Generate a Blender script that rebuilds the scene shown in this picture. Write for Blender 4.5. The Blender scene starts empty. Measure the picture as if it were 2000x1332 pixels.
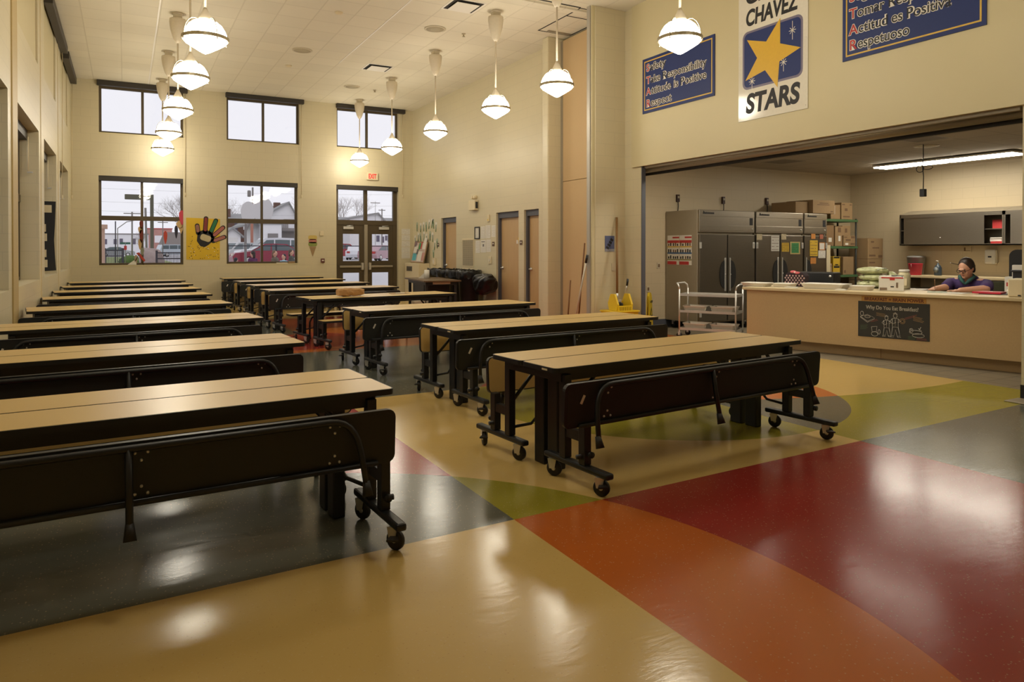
import bpy, bmesh, math, random
from mathutils import Vector, Matrix
random.seed(7)
PI = math.pi
C = bpy.context.scene.collection
SC = bpy.context.scene

# ---------------------------------------------------------------- camera, sky, exposure
cam_data = bpy.data.cameras.new('camera')
cam_data.sensor_width = 36.0
cam_data.lens = 24.93
cam_data.shift_y = -0.0835
cam_data.clip_end = 400
cam = bpy.data.objects.new('camera', cam_data)
cam.location = (0, 0, 1.45)
cam.rotation_euler = (PI/2 - 0.0084, 0, -0.500)
C.objects.link(cam)
SC.camera = cam
world = bpy.data.worlds.new('overcast_sky')
SC.world = world
world.use_nodes = True
bgn = world.node_tree.nodes['Background']
bgn.inputs[0].default_value = (0.89, 0.885, 0.95, 1)
bgn.inputs[1].default_value = 1.10
SC.view_settings.view_transform = 'Standard'
SC.view_settings.look = 'None'
SC.view_settings.gamma = 1
SC.view_settings.use_curve_mapping = False
SC.view_settings.exposure = 0.0
LAMP = 31.0          # strength of a pendant globe
TUBE = 23.0          # strength of a kitchen fluorescent

# ---------------------------------------------------------------- materials
MATS = {}
def pr(name, col, rough=.5, metal=0., var=.06, scale=30., bump=0., spec=.5, emit=None, es=0., stretch=None, bscale=None):
    if name in MATS: return MATS[name]
    m = bpy.data.materials.new(name); m.use_nodes = True
    nt = m.node_tree; b = nt.nodes['Principled BSDF']
    b.inputs['Roughness'].default_value = rough
    b.inputs['Metallic'].default_value = metal
    b.inputs['Specular IOR Level'].default_value = spec
    tc = nt.nodes.new('ShaderNodeTexCoord'); mp = nt.nodes.new('ShaderNodeMapping')
    nt.links.new(tc.outputs['Object'], mp.inputs[0])
    if stretch: mp.inputs['Scale'].default_value = stretch
    nz = nt.nodes.new('ShaderNodeTexNoise'); nz.inputs['Scale'].default_value = scale; nz.inputs['Detail'].default_value = 3
    nt.links.new(mp.outputs[0], nz.inputs['Vector'])
    mx = nt.nodes.new('ShaderNodeMix'); mx.data_type = 'RGBA'
    mx.inputs[6].default_value = (*[c*(1-var) for c in col], 1)
    mx.inputs[7].default_value = (*[min(1, c*(1+var)) for c in col], 1)
    nt.links.new(nz.outputs['Fac'], mx.inputs[0]); nt.links.new(mx.outputs[2], b.inputs['Base Color'])
    if bump:
        bp = nt.nodes.new('ShaderNodeBump'); bp.inputs['Strength'].default_value = bump; bp.inputs['Distance'].default_value = .01
        if bscale:
            n2 = nt.nodes.new('ShaderNodeTexNoise'); n2.inputs['Scale'].default_value = bscale
            nt.links.new(mp.outputs[0], n2.inputs['Vector']); nt.links.new(n2.outputs['Fac'], bp.inputs['Height'])
        else: nt.links.new(nz.outputs['Fac'], bp.inputs['Height'])
        nt.links.new(bp.outputs[0], b.inputs['Normal'])
    if emit:
        b.inputs['Emission Color'].default_value = (*emit, 1); b.inputs['Emission Strength'].default_value = es
    MATS[name] = m
    return m

class G:
    """tiny maths-node builder"""
    def __init__(s, nt): s.nt = nt
    def m(s, op, a, b=0.):
        n = s.nt.nodes.new('ShaderNodeMath'); n.operation = op
        for i, v in enumerate((a, b)):
            if isinstance(v, (int, float)): n.inputs[i].default_value = v
            else: s.nt.links.new(v, n.inputs[i])
        return n.outputs[0]
    def mix(s, f, a, b):
        n = s.nt.nodes.new('ShaderNodeMix'); n.data_type = 'RGBA'
        for i, v in ((0, f), (6, a), (7, b)):
            if isinstance(v, (int, float)): n.inputs[i].default_value = v
            elif isinstance(v, tuple): n.inputs[i].default_value = (*v, 1)
            else: s.nt.links.new(v, n.inputs[i])
        return n.outputs[2]
    def lt(s, a, b): return s.m('LESS_THAN', a, b)
    def gt(s, a, b): return s.m('GREATER_THAN', a, b)
    def both(s, *a):
        r = a[0]
        for x in a[1:]: r = s.m('MULTIPLY', r, x)
        return r
    def inv(s, a): return s.m('SUBTRACT', 1., a)
    def circ(s, x, y, cx, cy, r):
        dx = s.m('SUBTRACT', x, cx); dy = s.m('SUBTRACT', y, cy)
        return s.lt(s.m('ADD', s.m('MULTIPLY', dx, dx), s.m('MULTIPLY', dy, dy)), r*r)

def grid_mat(name, col, mortar, bw, bh, msize, offset, rough, plane, shift=(0, 0), bump=.25, var=.03, noise=60.):
    """blocks, tiles: a brick pattern laid in world units on a wall ('wall') or a level surface ('flat')"""
    m = bpy.data.materials.new(name); m.use_nodes = True; nt = m.node_tree; g = G(nt)
    b = nt.nodes['Principled BSDF']; b.inputs['Roughness'].default_value = rough
    geo = nt.nodes.new('ShaderNodeNewGeometry'); sp = nt.nodes.new('ShaderNodeSeparateXYZ'); nt.links.new(geo.outputs['Position'], sp.inputs[0])
    cb = nt.nodes.new('ShaderNodeCombineXYZ')
    if plane == 'wall':
        u, v = g.m('ADD', sp.outputs[0], sp.outputs[1]), sp.outputs[2]
    else: u, v = sp.outputs[0], sp.outputs[1]
    nt.links.new(g.m('ADD', u, shift[0]+40*bw), cb.inputs[0]); nt.links.new(g.m('ADD', v, shift[1]+40*bh), cb.inputs[1])
    br = nt.nodes.new('ShaderNodeTexBrick'); br.offset = offset; br.squash = 1
    br.inputs['Scale'].default_value = 1; br.inputs['Brick Width'].default_value = bw; br.inputs['Row Height'].default_value = bh
    br.inputs['Mortar Size'].default_value = msize; br.inputs['Mortar Smooth'].default_value = .3
    br.inputs['Color1'].default_value = (*[c*(1-var) for c in col], 1); br.inputs['Color2'].default_value = (*[c*(1+var) for c in col], 1)
    br.inputs['Mortar'].default_value = (*mortar, 1)
    nt.links.new(cb.outputs[0], br.inputs['Vector'])
    nt.links.new(br.outputs['Color'], b.inputs['Base Color'])
    nz = nt.nodes.new('ShaderNodeTexNoise'); nz.inputs['Scale'].default_value = noise; nz.inputs['Detail'].default_value = 4
    nt.links.new(geo.outputs['Position'], nz.inputs['Vector'])
    h = g.m('ADD', g.m('MULTIPLY', br.outputs['Fac'], -1.), g.m('MULTIPLY', nz.outputs['Fac'], .25))
    bp = nt.nodes.new('ShaderNodeBump'); bp.inputs['Strength'].default_value = bump; bp.inputs['Distance'].default_value = .006
    nt.links.new(h, bp.inputs['Height']); nt.links.new(bp.outputs[0], b.inputs['Normal'])
    MATS[name] = m
    return m

def floor_mat():
    m = bpy.data.materials.new('speckled_vinyl'); m.use_nodes = True; nt = m.node_tree; g = G(nt)
    b = nt.nodes['Principled BSDF']
    geo = nt.nodes.new('ShaderNodeNewGeometry'); sp = nt.nodes.new('ShaderNodeSeparateXYZ'); nt.links.new(geo.outputs['Position'], sp.inputs[0])
    x, y = sp.outputs[0], sp.outputs[1]
    CREAM, RED, ORANGE = (.585, .405, .140), (.31, .032, .024), (.49, .125, .022)
    GRAY, OLIVE, TILE = (.100, .106, .086), (.29, .255, .024), (.20, .165, .115)
    X1, X2 = 1.83, 4.885
    y1 = g.m('ADD', g.m('MULTIPLY', x, .0375), 3.258)
    near = g.lt(y, y1); mid = g.both(g.gt(y, y1), g.lt(y, 6.72)); far = g.both(g.gt(y, 6.72), g.lt(y, 10.15)); back = g.gt(y, 10.15)
    c0 = g.circ(x, y, .176, 2.312, 2.475); c1 = g.circ(x, y, 4.70, 5.6, 1.80); arc = g.circ(x, y, 7.6, 10.6, 6.15)
    c2 = g.circ(x, y, 2.2, 11.6, 1.2)
    a, bcol, ccol = g.lt(x, X1), g.both(g.gt(x, X1), g.lt(x, X2)), g.gt(x, X2)
    col = g.mix(g.both(near, bcol), CREAM, RED)
    col = g.mix(g.both(near, bcol, c0), col, ORANGE)
    col = g.mix(g.both(near, ccol), col, GRAY)
    col = g.mix(g.both(mid, a), col, RED)
    col = g.mix(g.both(mid, a, c0), col, GRAY)
    col = g.mix(g.both(mid, bcol, c0), col, OLIVE)
    col = g.mix(g.both(mid, bcol, c1), col, OLIVE)
    col = g.mix(g.both(mid, ccol, g.inv(arc)), col, OLIVE)
    col = g.mix(g.both(mid, ccol, c1), col, GRAY)
    col = g.mix(g.both(mid, ccol, c1, arc), col, ORANGE)
    col = g.mix(far, col, GRAY)
    col = g.mix(g.both(far, c1), col, RED)
    col = g.mix(g.both(far, g.gt(x, 5.9), g.gt(y, 7.4)), col, ORANGE)
    col = g.mix(back, col, ORANGE)
    col = g.mix(g.both(back, c2), col, RED)
    col = g.mix(g.gt(y, 13.2), col, RED)
    col = g.mix(g.both(g.gt(y, 12.4), g.lt(x, 2.62)), col, GRAY)
    col = g.mix(g.gt(y, 15.3), col, CREAM)
    tile = g.gt(x, 8.13)
    # quarry tile strip with dark joints under the kitchen opening
    cbx = nt.nodes.new('ShaderNodeCombineXYZ')
    nt.links.new(g.m('ADD', x, 10.), cbx.inputs[0]); nt.links.new(g.m('ADD', y, 10.), cbx.inputs[1])
    br = nt.nodes.new('ShaderNodeTexBrick'); br.offset = 0; br.inputs['Scale'].default_value = 1
    br.inputs['Brick Width'].default_value = .305; br.inputs['Row Height'].default_value = .305; br.inputs['Mortar Size'].default_value = .006
    br.inputs['Color1'].default_value = (*TILE, 1); br.inputs['Color2'].default_value = (TILE[0]*1.08, TILE[1]*1.05, TILE[2], 1); br.inputs['Mortar'].default_value = (.07, .055, .04, 1)
    nt.links.new(cbx.outputs[0], br.inputs['Vector'])
    # chips of the vinyl
    vo = nt.nodes.new('ShaderNodeTexVoronoi'); vo.inputs['Scale'].default_value = 75; nt.links.new(geo.outputs['Position'], vo.inputs['Vector'])
    spv = nt.nodes.new('ShaderNodeSeparateColor'); nt.links.new(vo.outputs['Color'], spv.inputs[0])
    chip = g.both(g.lt(vo.outputs['Distance'], .26), g.gt(spv.outputs[0], .80))
    dark = g.both(g.lt(vo.outputs['Distance'], .22), g.lt(spv.outputs[0], .12))
    nz = nt.nodes.new('ShaderNodeTexNoise'); nz.inputs['Scale'].default_value = 1.3; nz.inputs['Detail'].default_value = 5; nt.links.new(geo.outputs['Position'], nz.inputs['Vector'])
    col = g.mix(g.m('MULTIPLY', chip, .30), col, (.62, .47, .27))
    col = g.mix(g.m('MULTIPLY', dark, .22), col, (.25, .10, .03))
    col = g.mix(g.m('MULTIPLY', g.m('SUBTRACT', nz.outputs['Fac'], .35), .14), col, (.20, .13, .06))
    col = g.mix(tile, col, br.outputs['Color'])
    nt.links.new(col, b.inputs['Base Color'])
    # waxed sheen, a little wavy
    n2 = nt.nodes.new('ShaderNodeTexNoise'); n2.inputs['Scale'].default_value = 5; n2.inputs['Detail'].default_value = 6; n2.inputs['Roughness'].default_value = .65
    mp = nt.nodes.new('ShaderNodeMapping'); mp.inputs['Scale'].default_value = (1, 3, 1); nt.links.new(geo.outputs['Position'], mp.inputs[0]); nt.links.new(mp.outputs[0], n2.inputs['Vector'])
    bp = nt.nodes.new('ShaderNodeBump'); bp.inputs['Strength'].default_value = .055; bp.inputs['Distance'].default_value = .02
    nt.links.new(n2.outputs['Fac'], bp.inputs['Height']); nt.links.new(bp.outputs[0], b.inputs['Normal'])
    nt.links.new(g.m('ADD', g.m('MULTIPLY', tile, .3), g.m('ADD', .10, g.m('MULTIPLY', nz.outputs['Fac'], .14))), b.inputs['Roughness'])
    b.inputs['Specular IOR Level'].default_value = .36
    return m

def glass_mat(name='clear_glass', tint=(.97, .97, .97)):
    if name in MATS: return MATS[name]
    m = bpy.data.materials.new(name); m.use_nodes = True; nt = m.node_tree
    for n in list(nt.nodes): nt.nodes.remove(n)
    o = nt.nodes.new('ShaderNodeOutputMaterial'); t = nt.nodes.new('ShaderNodeBsdfTransparent'); gl = nt.nodes.new('ShaderNodeBsdfGlossy')
    t.inputs[0].default_value = (*tint, 1); gl.inputs['Roughness'].default_value = .02
    f = nt.nodes.new('ShaderNodeFresnel'); f.inputs[0].default_value = 1.45; mx = nt.nodes.new('ShaderNodeMixShader')
    nt.links.new(f.outputs[0], mx.inputs[0]); nt.links.new(t.outputs[0], mx.inputs[1]); nt.links.new(gl.outputs[0], mx.inputs[2]); nt.links.new(mx.outputs[0], o.inputs[0])
    MATS[name] = m
    return m

WALLC = (.60, .53, .355)
M_BLOCK = grid_mat('painted_block', WALLC, (.535, .475, .325), .406, .2032, .004, .5, .42, 'wall', bump=.22, var=.008)
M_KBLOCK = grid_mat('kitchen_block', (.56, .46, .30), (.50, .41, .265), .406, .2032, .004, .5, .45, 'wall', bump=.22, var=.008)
M_CEIL = grid_mat('ceiling_tile', (.69, .635, .50), (.60, .545, .42), .602, .61, .012, 0, .85, 'flat', shift=(-2.365, -.1), bump=.3, noise=140.)
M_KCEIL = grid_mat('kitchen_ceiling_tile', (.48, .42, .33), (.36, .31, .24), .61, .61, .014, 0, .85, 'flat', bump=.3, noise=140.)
M_PAINT = pr('cream_paint', (.585, .51, .305), .5, var=.02, scale=4, bump=.05)
M_FLOOR = floor_mat()
M_GLASS = glass_mat()
M_BRONZE = pr('bronze_frame', (.085, .062, .032), .45, .3, .05)
M_DARK = pr('dark_blind', (.030, .024, .018), .5, 0, .05)
M_BLACK = pr('black_powder_coat', (.011, .012, .014), .42, 0, .1)
M_RUBBER = pr('black_rubber', (.012, .012, .012), .55, 0, .1)
M_UNDER = pr('dark_board_underside', (.014, .015, .013), .55, 0, .15, 80)
M_CHROME = pr('chrome', (.66, .65, .62), .33, .65, .03)
M_STEEL = pr('brushed_steel', (.40, .36, .30), .36, 1., .07, 14, .03, stretch=(1, 1, 14))
M_STEELD = pr('dark_brushed_steel', (.26, .235, .20), .36, 1., .09, 10, .03, stretch=(1, 1, 14))
M_STEELP = pr('painted_steel_side', (.33, .285, .21), .45, .35, .04)
M_TOP = pr('tan_laminate', (.62, .43, .158), .33, 0, .06, 220, .02, spec=.38)
M_WHITE = pr('white_plastic', (.72, .68, .60), .45, 0, .03)
M_PAPER = pr('white_paper', (.70, .67, .60), .8, 0, .03)
M_CREAMP = pr('cream_plastic', (.68, .58, .38), .5, 0, .03)
M_CARD = pr('cardboard', (.31, .20, .098), .8, 0, .08, 12)
M_CARDD = pr('cardboard_flap', (.25, .15, .07), .85, 0, .08, 12)
M_TAPE = pr('packing_print', (.16, .09, .045), .7)
M_GREYINK = pr('grey_ink', (.38, .33, .27), .8)
M_YELLOW = pr('yellow_plastic', (.72, .50, .02), .45, 0, .05)
M_DOORW = pr('maple_door', (.49, .325, .155), .4, 0, .10, 6, 0, stretch=(9, 9, .5))
M_PANELW = pr('beige_panel_fabric', (.52, .365, .19), .75, 0, .07, 90, .05, stretch=(8, 8, .6))
M_BLUEGR = pr('slate_blue_frame', (.075, .078, .095), .5, 0, .04)
M_LAMI = pr('beige_counter_laminate', (.50, .35, .175), .5, 0, .07, 60)
M_CTOP = pr('counter_top', (.62, .50, .30), .35, 0, .05, 90)
M_ALU = pr('foil', (.72, .68, .60), .32, .35, .06, 40, .15)
M_RED = pr('red_print', (.45, .03, .03), .6)
M_INK = pr('black_print', (.012, .012, .014), .6)
M_NAVY = pr('navy_print', (.020, .036, .140), .5, spec=.3)
M_GOLD = pr('gold_print', (.62, .40, .06), .5)
M_GREEN = pr('green_print', (.05, .26, .08), .6)
M_GREENS = pr('green_shelf', (.07, .15, .06), .5)
M_LTBLUE = pr('light_blue_print', (.10, .42, .50), .6)
M_ORANGE = pr('orange_print', (.62, .25, .05), .6)
M_SHIRT = pr('purple_shirt', (.055, .028, .12), .85, 0, .12, 40)
M_COLLAR = pr('teal_undershirt', (.03, .10, .09), .85)
M_SKIN = pr('skin', (.60, .33, .22), .5, 0, .05, 30)
M_HAIRB = pr('dark_brown_hair', (.022, .012, .007), .45, 0, .3, 60, .2, stretch=(1, 1, .2))
M_GLOBE = pr('lit_opal_glass', (.9, .9, .85), .3, emit=(1., .92, .755), es=LAMP)
M_TUBE = pr('lit_diffuser', (.9, .9, .85), .4, emit=(1., .93, .78), es=TUBE)
M_RING = pr('lamp_ring_metal', (.42, .36, .24), .4, .6)
M_LAMPW = pr('lamp_white_enamel', (.66, .58, .44), .4)
M_VENT = pr('vent_enamel', (.55, .48, .34), .5)
M_DKHOLE = pr('dark_interior', (.012, .010, .008), .8)

# ---------------------------------------------------------------- mesh helpers
class MB:
    def __init__(s): s.bm = bmesh.new(); s.mats = []
    def mi(s, m):
        if m not in s.mats: s.mats.append(m)
        return s.mats.index(m)
    def _set(s, faces, m, smooth=False):
        i = s.mi(m)
        for f in faces: f.material_index = i; f.smooth = smooth
    def box(s, x0, x1, y0, y1, z0, z1, m, bev=0., mtx=None, top=None):
        x0, x1 = min(x0, x1), max(x0, x1); y0, y1 = min(y0, y1), max(y0, y1); z0, z1 = min(z0, z1), max(z0, z1)
        v = [s.bm.verts.new((x, y, z)) for x in (x0, x1) for y in (y0, y1) for z in (z0, z1)]
        idx = [(0, 1, 3, 2), (4, 6, 7, 5), (0, 4, 5, 1), (2, 3, 7, 6), (0, 2, 6, 4), (1, 5, 7, 3)]
        fs = [s.bm.faces.new([v[i] for i in q]) for q in idx]
        s._set(fs, m)
        if top: fs[5].material_index = s.mi(top)
        if bev:
            es = list({e for f in fs for e in f.edges})
            r = bmesh.ops.bevel(s.bm, geom=es, offset=bev, segments=2, affect='EDGES', profile=.5)
            vv = list({x for f in r['faces'] for x in f.verts} | {x for x in v if x.is_valid})
        else: vv = v
        if mtx: bmesh.ops.transform(s.bm, matrix=mtx, verts=[x for x in vv if x.is_valid])
        return s
    def tube(s, pts, r, m, seg=8, cap=True, closed=False):
        pts = [Vector(p) for p in pts]; n = len(pts)
        rs = r if isinstance(r, (list, tuple)) else [r]*n
        rings = []; prev = None
        for i, p in enumerate(pts):
            if closed: t = (pts[(i+1) % n]-pts[i-1]).normalized()
            elif i == 0: t = (pts[1]-p).normalized()
            elif i == n-1: t = (p-pts[-2]).normalized()
            else: t = ((pts[i+1]-p).normalized()+(p-pts[i-1]).normalized()).normalized()
            if prev is None:
                a = Vector((0, 0, 1)) if abs(t.z) < .9 else Vector((1, 0, 0))
                u = t.cross(a).normalized()
            else:
                u = (prev-t*prev.dot(t)).normalized()
            prev = u; w = t.cross(u)
            rings.append([s.bm.verts.new(p+(u*math.cos(2*PI*k/seg)+w*math.sin(2*PI*k/seg))*rs[i]) for k in range(seg)])
        fs = []
        for i in range(n if closed else n-1):
            a, b = rings[i], rings[(i+1) % n]
            for k in range(seg): fs.append(s.bm.faces.new((a[k], a[(k+1) % seg], b[(k+1) % seg], b[k])))
        if cap and not closed:
            fs.append(s.bm.faces.new(rings[0][::-1])); fs.append(s.bm.faces.new(rings[-1]))
        s._set(fs, m, True)
        return s
    def lathe(s, prof, m, seg=24, mtx=None, smooth=True, cap=True):
        rings = []
        for r, z in prof:
            rings.append([s.bm.verts.new((r*math.cos(2*PI*k/seg), r*math.sin(2*PI*k/seg), z)) for k in range(seg)])
        fs = []
        for a, b in zip(rings, rings[1:]):
            for k in range(seg): fs.append(s.bm.faces.new((a[k], a[(k+1) % seg], b[(k+1) % seg], b[k])))
        if cap:
            fs.append(s.bm.faces.new(rings[0][::-1])); fs.append(s.bm.faces.new(rings[-1]))
        s._set(fs, m, smooth)
        if mtx: bmesh.ops.transform(s.bm, matrix=mtx, verts=[v for r in rings for v in r])
        return s
    def prism(s, poly, z0, z1, m, mtop=None, mbot=None, mtx=None):
        """poly (x,y) extruded from z0 to z1"""
        n = len(poly)
        a = [s.bm.verts.new((x, y, z0)) for x, y in poly]; b = [s.bm.verts.new((x, y, z1)) for x, y in poly]
        fs = [s.bm.faces.new((a[i], a[(i+1) % n], b[(i+1) % n], b[i])) for i in range(n)]
        t = s.bm.faces.new(b); u = s.bm.faces.new(a[::-1])
        s._set(fs+[t, u], m)
        if mtop: t.material_index = s.mi(mtop)
        if mbot: u.material_index = s.mi(mbot)
        if mtx: bmesh.ops.transform(s.bm, matrix=mtx, verts=a+b)
        return s
    def ball(s, c, r, m, seg=12, rings=8, mtx=None):
        r = r if isinstance(r, (tuple, list)) else (r, r, r)
        M = Matrix.Translation(c) @ Matrix.Diagonal((*r, 1))
        if mtx: M = mtx @ M
        g = bmesh.ops.create_uvsphere(s.bm, u_segments=seg, v_segments=rings, radius=1, matrix=M)
        s._set({f for v in g['verts'] for f in v.link_faces}, m, True)
        return s
    def build(s, name, parent=None, loc=None, rot=None, recalc=True):
        if recalc: bmesh.ops.recalc_face_normals(s.bm, faces=s.bm.faces)
        me = bpy.data.meshes.new(name); s.bm.to_mesh(me); s.bm.free()
        for m in s.mats: me.materials.append(m)
        o = bpy.data.objects.new(name, me); C.objects.link(o)
        if parent: o.parent = parent
        if loc: o.location = loc
        if rot: o.rotation_euler = rot
        return o

def T(x, y, z): return Matrix.Translation((x, y, z))
def RX(a): return Matrix.Rotation(a, 4, 'X')
def RY(a): return Matrix.Rotation(a, 4, 'Y')
def RZ(a): return Matrix.Rotation(a, 4, 'Z')

def tag(o, label, cat, group=None, kind=None):
    o['label'] = label; o['category'] = cat
    if group: o['group'] = group
    if kind: o['kind'] = kind
    return o
def struct(o):
    o['kind'] = 'structure'; return o
def thing(name, label, cat, loc=(0, 0, 0), rot=(0, 0, 0), group=None):
    o = bpy.data.objects.new(name, None); C.objects.link(o); o.empty_display_size = .1
    o.location = loc; o.rotation_euler = rot if isinstance(rot, (tuple, list)) else (0, 0, rot)
    return tag(o, label, cat, group)
def dup(root, loc=None, rot=None, label=None):
    """a copy of a thing with copies of its parts and their parts"""
    r = root.copy(); C.objects.link(r)
    if loc is not None: r.location = loc
    if rot is not None: r.rotation_euler = rot if isinstance(rot, (tuple, list)) else (0, 0, rot)
    if label: r['label'] = label
    for ch in list(root.children):
        c = ch.copy(); C.objects.link(c); c.parent = r
        for g in list(ch.children):
            d = g.copy(); C.objects.link(d); d.parent = c
    return r

def rrect(w, h, r, n=5, cx=0, cy=0):
    p = []
    for sx, sy, a0 in ((1, 1, 0), (-1, 1, PI/2), (-1, -1, PI), (1, -1, 1.5*PI)):
        for i in range(n+1):
            a = a0+i*PI/2/n
            p.append((cx+sx*(w/2-r)+r*math.cos(a), cy+sy*(h/2-r)+r*math.sin(a)))
    return p

def text(body, size, m, parent, loc, width=None, name='lettering', off=0., ext=.001, align='LEFT', shear=0., rotz=0.):
    cu = bpy.data.curves.new(name, 'FONT'); cu.body = body; cu.size = size; cu.extrude = ext; cu.offset = off; cu.align_x = align; cu.shear = shear
    tmp = bpy.data.objects.new(name, cu); C.objects.link(tmp)
    dg = bpy.context.evaluated_depsgraph_get()
    me = bpy.data.meshes.new_from_object(tmp.evaluated_get(dg))
    bpy.data.objects.remove(tmp)
    me.materials.clear(); me.materials.append(m)
    if width and len(me.vertices):
        xs = [v.co.x for v in me.vertices]; k = width/max(1e-6, max(xs)-min(xs)); x0 = min(xs) if align == 'LEFT' else 0
        for v in me.vertices: v.co.x = (v.co.x-x0)*k
    o = bpy.data.objects.new(name, me); C.objects.link(o); o.parent = parent; o.location = loc; o.rotation_euler = (0, 0, rotz)
    return o

FACE_BACK = (PI/2, 0, 0)          # lies on a wall that faces -Y
FACE_LEFT = (PI/2, 0, -PI/2)      # lies on a wall that faces -X
FACE_RIGHT = (PI/2, 0, PI/2)      # lies on a wall that faces +X

def sheet(name, w, h, m, loc, rot, label, cat='paper', group=None, t=.002, tilt=0., parent=None):
    """flat sheet centred on loc, local x to the right, y up, z out of the wall"""
    b = MB(); b.box(-w/2, w/2, -h/2, h/2, 0, t, m)
    o = b.build(name, parent, loc, rot)
    if tilt: o.rotation_euler = (Matrix.LocRotScale(None, o.rotation_euler.to_quaternion(), None) @ RZ(tilt)).to_euler()
    if label: tag(o, label, cat, group)
    return o
def lines_on(parent, w, h, n, m=None, name='print', z=.003, seed=0, x0=-.42, x1=.42, y0=.38, y1=-.4, t=.10):
    """rows of small print on a sheet"""
    rnd = random.Random(seed); b = MB(); m = m or M_INK
    for i in range(n):
        y = (y0+(y1-y0)*i/max(1, n-1))*h; x = x0*w
        th = abs(y1-y0)*h/n*t*2
        while x < x1*w-.01*w:
            L = min(rnd.uniform(.06, .2)*w, x1*w-x)
            if rnd.random() < .9: b.box(x, x+L, y-th/2, y+th/2, z-.0006, z, m)
            x += L+.025*w
        if rnd.random() < .1: continue
    return b.build(name, parent)

def words(body, size, m, parent, loc, width, name, off=0., gap=.32):
    """a line of lettering, each word its own piece"""
    ws = body.split(); x = 0.; os_ = []
    for w in ws:
        o = text(w, size, m, parent, (0, loc[1], loc[2]), None, name, off); xs = [v.co.x for v in o.data.vertices]; os_.append((o, min(xs), x)); x += max(xs)-min(xs)+gap*size
    k = width/(x-gap*size)
    for o, x0, xx in os_:
        for v in o.data.vertices: v.co.x = (v.co.x-x0)*k
        o.location.x = loc[0]+xx*k
def ring_of_bars(b, x0, x1, y0, y1, w, z0, z1, m):
    b.box(x0, x1, y0, y0+w, z0, z1, m); b.box(x0, x1, y1-w, y1, z0, z1, m); b.box(x0, x0+w, y0+w, y1-w, z0, z1, m); b.box(x1-w, x1, y0+w, y1-w, z0, z1, m)

# ---------------------------------------------------------------- the room
def wall(name, axis, p0, p1, u0, u1, v0, v1, holes, m, extra=()):
    """a wall slab: axis 'x' spans y (plane at x=p0..p1), axis 'y' spans x; holes = (ua, ub, va, vb)"""
    us = sorted({u0, u1, *[h[0] for h in holes], *[h[1] for h in holes]}); us = [u for u in us if u0 <= u <= u1]
    vs = sorted({v0, v1, *[h[2] for h in holes], *[h[3] for h in holes]}); vs = [v for v in vs if v0 <= v <= v1]
    b = MB()
    for ua, ub in zip(us, us[1:]):
        run = None
        for va, vb in zip(vs, vs[1:]):
            cu, cv = (ua+ub)/2, (va+vb)/2
            solid = not any(h[0] < cu < h[1] and h[2] < cv < h[3] for h in holes)
            if solid:
                run = [run[0], vb] if run else [va, vb]
            if (not solid or vb == vs[-1]) and run:
                if axis == 'y': b.box(ua, ub, p0, p1, run[0], run[1], m)
                else: b.box(p0, p1, ua, ub, run[0], run[1], m)
                run = None
    return struct(b.build(name, recalc=False))

CEIL = 5.57
YF = 20.0
struct(MB().box(-1.45, 14.5, -4.2, 20.3, -.1, 0, M_FLOOR).build('floor'))
struct(MB().box(-1.45, 7.9, -4.2, 20.3, CEIL, CEIL+.1, M_CEIL).build('ceiling'))
LOWW = [(-.55, 1.325, 1.06, 3.26), (2.36, 4.20, 1.07, 3.28)]
UPW = [(-.54, 1.335, 4.31, 5.47), (2.37, 4.25, 4.335, 5.48), (5.28, 7.12, 4.36, 5.48)]
DOORH = (5.265, 7.10, 0, 3.29)
wall('wall_far', 'y', YF, YF+.3, -1.42, 7.9, 0, CEIL, LOWW+UPW+[DOORH], M_BLOCK)
LW = [(7.15, 9.5), (10.27, 12.72), (13.5, 15.8), (16.68, 18.95)]
wall('wall_left', 'x', -1.42, -1.12, -4.2, 20.0, 0, CEIL, [(a, b, 1.0, 3.22) for a, b in LW]+[(a+.1, b-.1, 4.2, 5.5) for a, b in LW], M_BLOCK)
RD = [(16.84, 17.83), (13.52, 14.58), (12.66, 13.28)]
wall('wall_right', 'x', 7.55, 7.85, 11.72, 20.0, 0, CEIL, [(a, b, 0, 2.30) for a, b in RD], M_BLOCK)
# pocket of the folding partition: pier, recess, stub wall
struct(MB().box(7.19, 7.56, 11.72, 11.93, 0, CEIL, M_BLOCK, .02).build('wall_right'))
struct(MB().box(7.60, 7.70, 9.9, 11.75, 0, CEIL, M_PAINT).build('wall_right'))
struct(MB().box(6.99, 7.63, 9.86, 10.06, 0, CEIL, M_BLOCK, .01).build('wall_right'))
struct(MB().box(6.93, 6.99, 9.87, 10.02, 0, CEIL, M_PAINT, .005).box(6.905, 6.935, 9.9, 9.99, 0, CEIL, pr('light_metal_edge', (.40, .37, .31), .45, .3)).build('trim_1'))
# wall with the kitchen opening (header and both ends)
wall('wall_right', 'x', 7.62, 7.68, -4.2, 9.87, 0, CEIL, [(3.655, 9.41, 0, 2.85)], M_BLOCK)
struct(MB().box(7.585, 7.622, -4.2, 9.64, 2.845, CEIL, M_PAINT).build('wall_right'))
struct(MB().box(7.613, 7.69, 9.392, 9.412, 0, 2.84, M_BLUEGR).build('trim_2'))
struct(MB().box(7.612, 7.69, 3.55, 3.66, 0, .14, M_BLACK).build('baseboard_right'))
struct(MB().box(7.36, 7.61, 3.46, 3.68, 0, .012, M_STEELP, .004).build('trim_3'))
b = MB(); b.tube([(7.80, 3.7, 2.80), (7.80, 9.8, 2.80)], .05, M_STEELP, 12); b.box(7.86, 7.92, 3.7, 9.8, 2.72, 2.78, M_DKHOLE); b.box(7.66, 7.72, 3.7, 9.41, 2.81, 2.85, M_STEELP)
struct(b.build('trim_4'))
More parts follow.
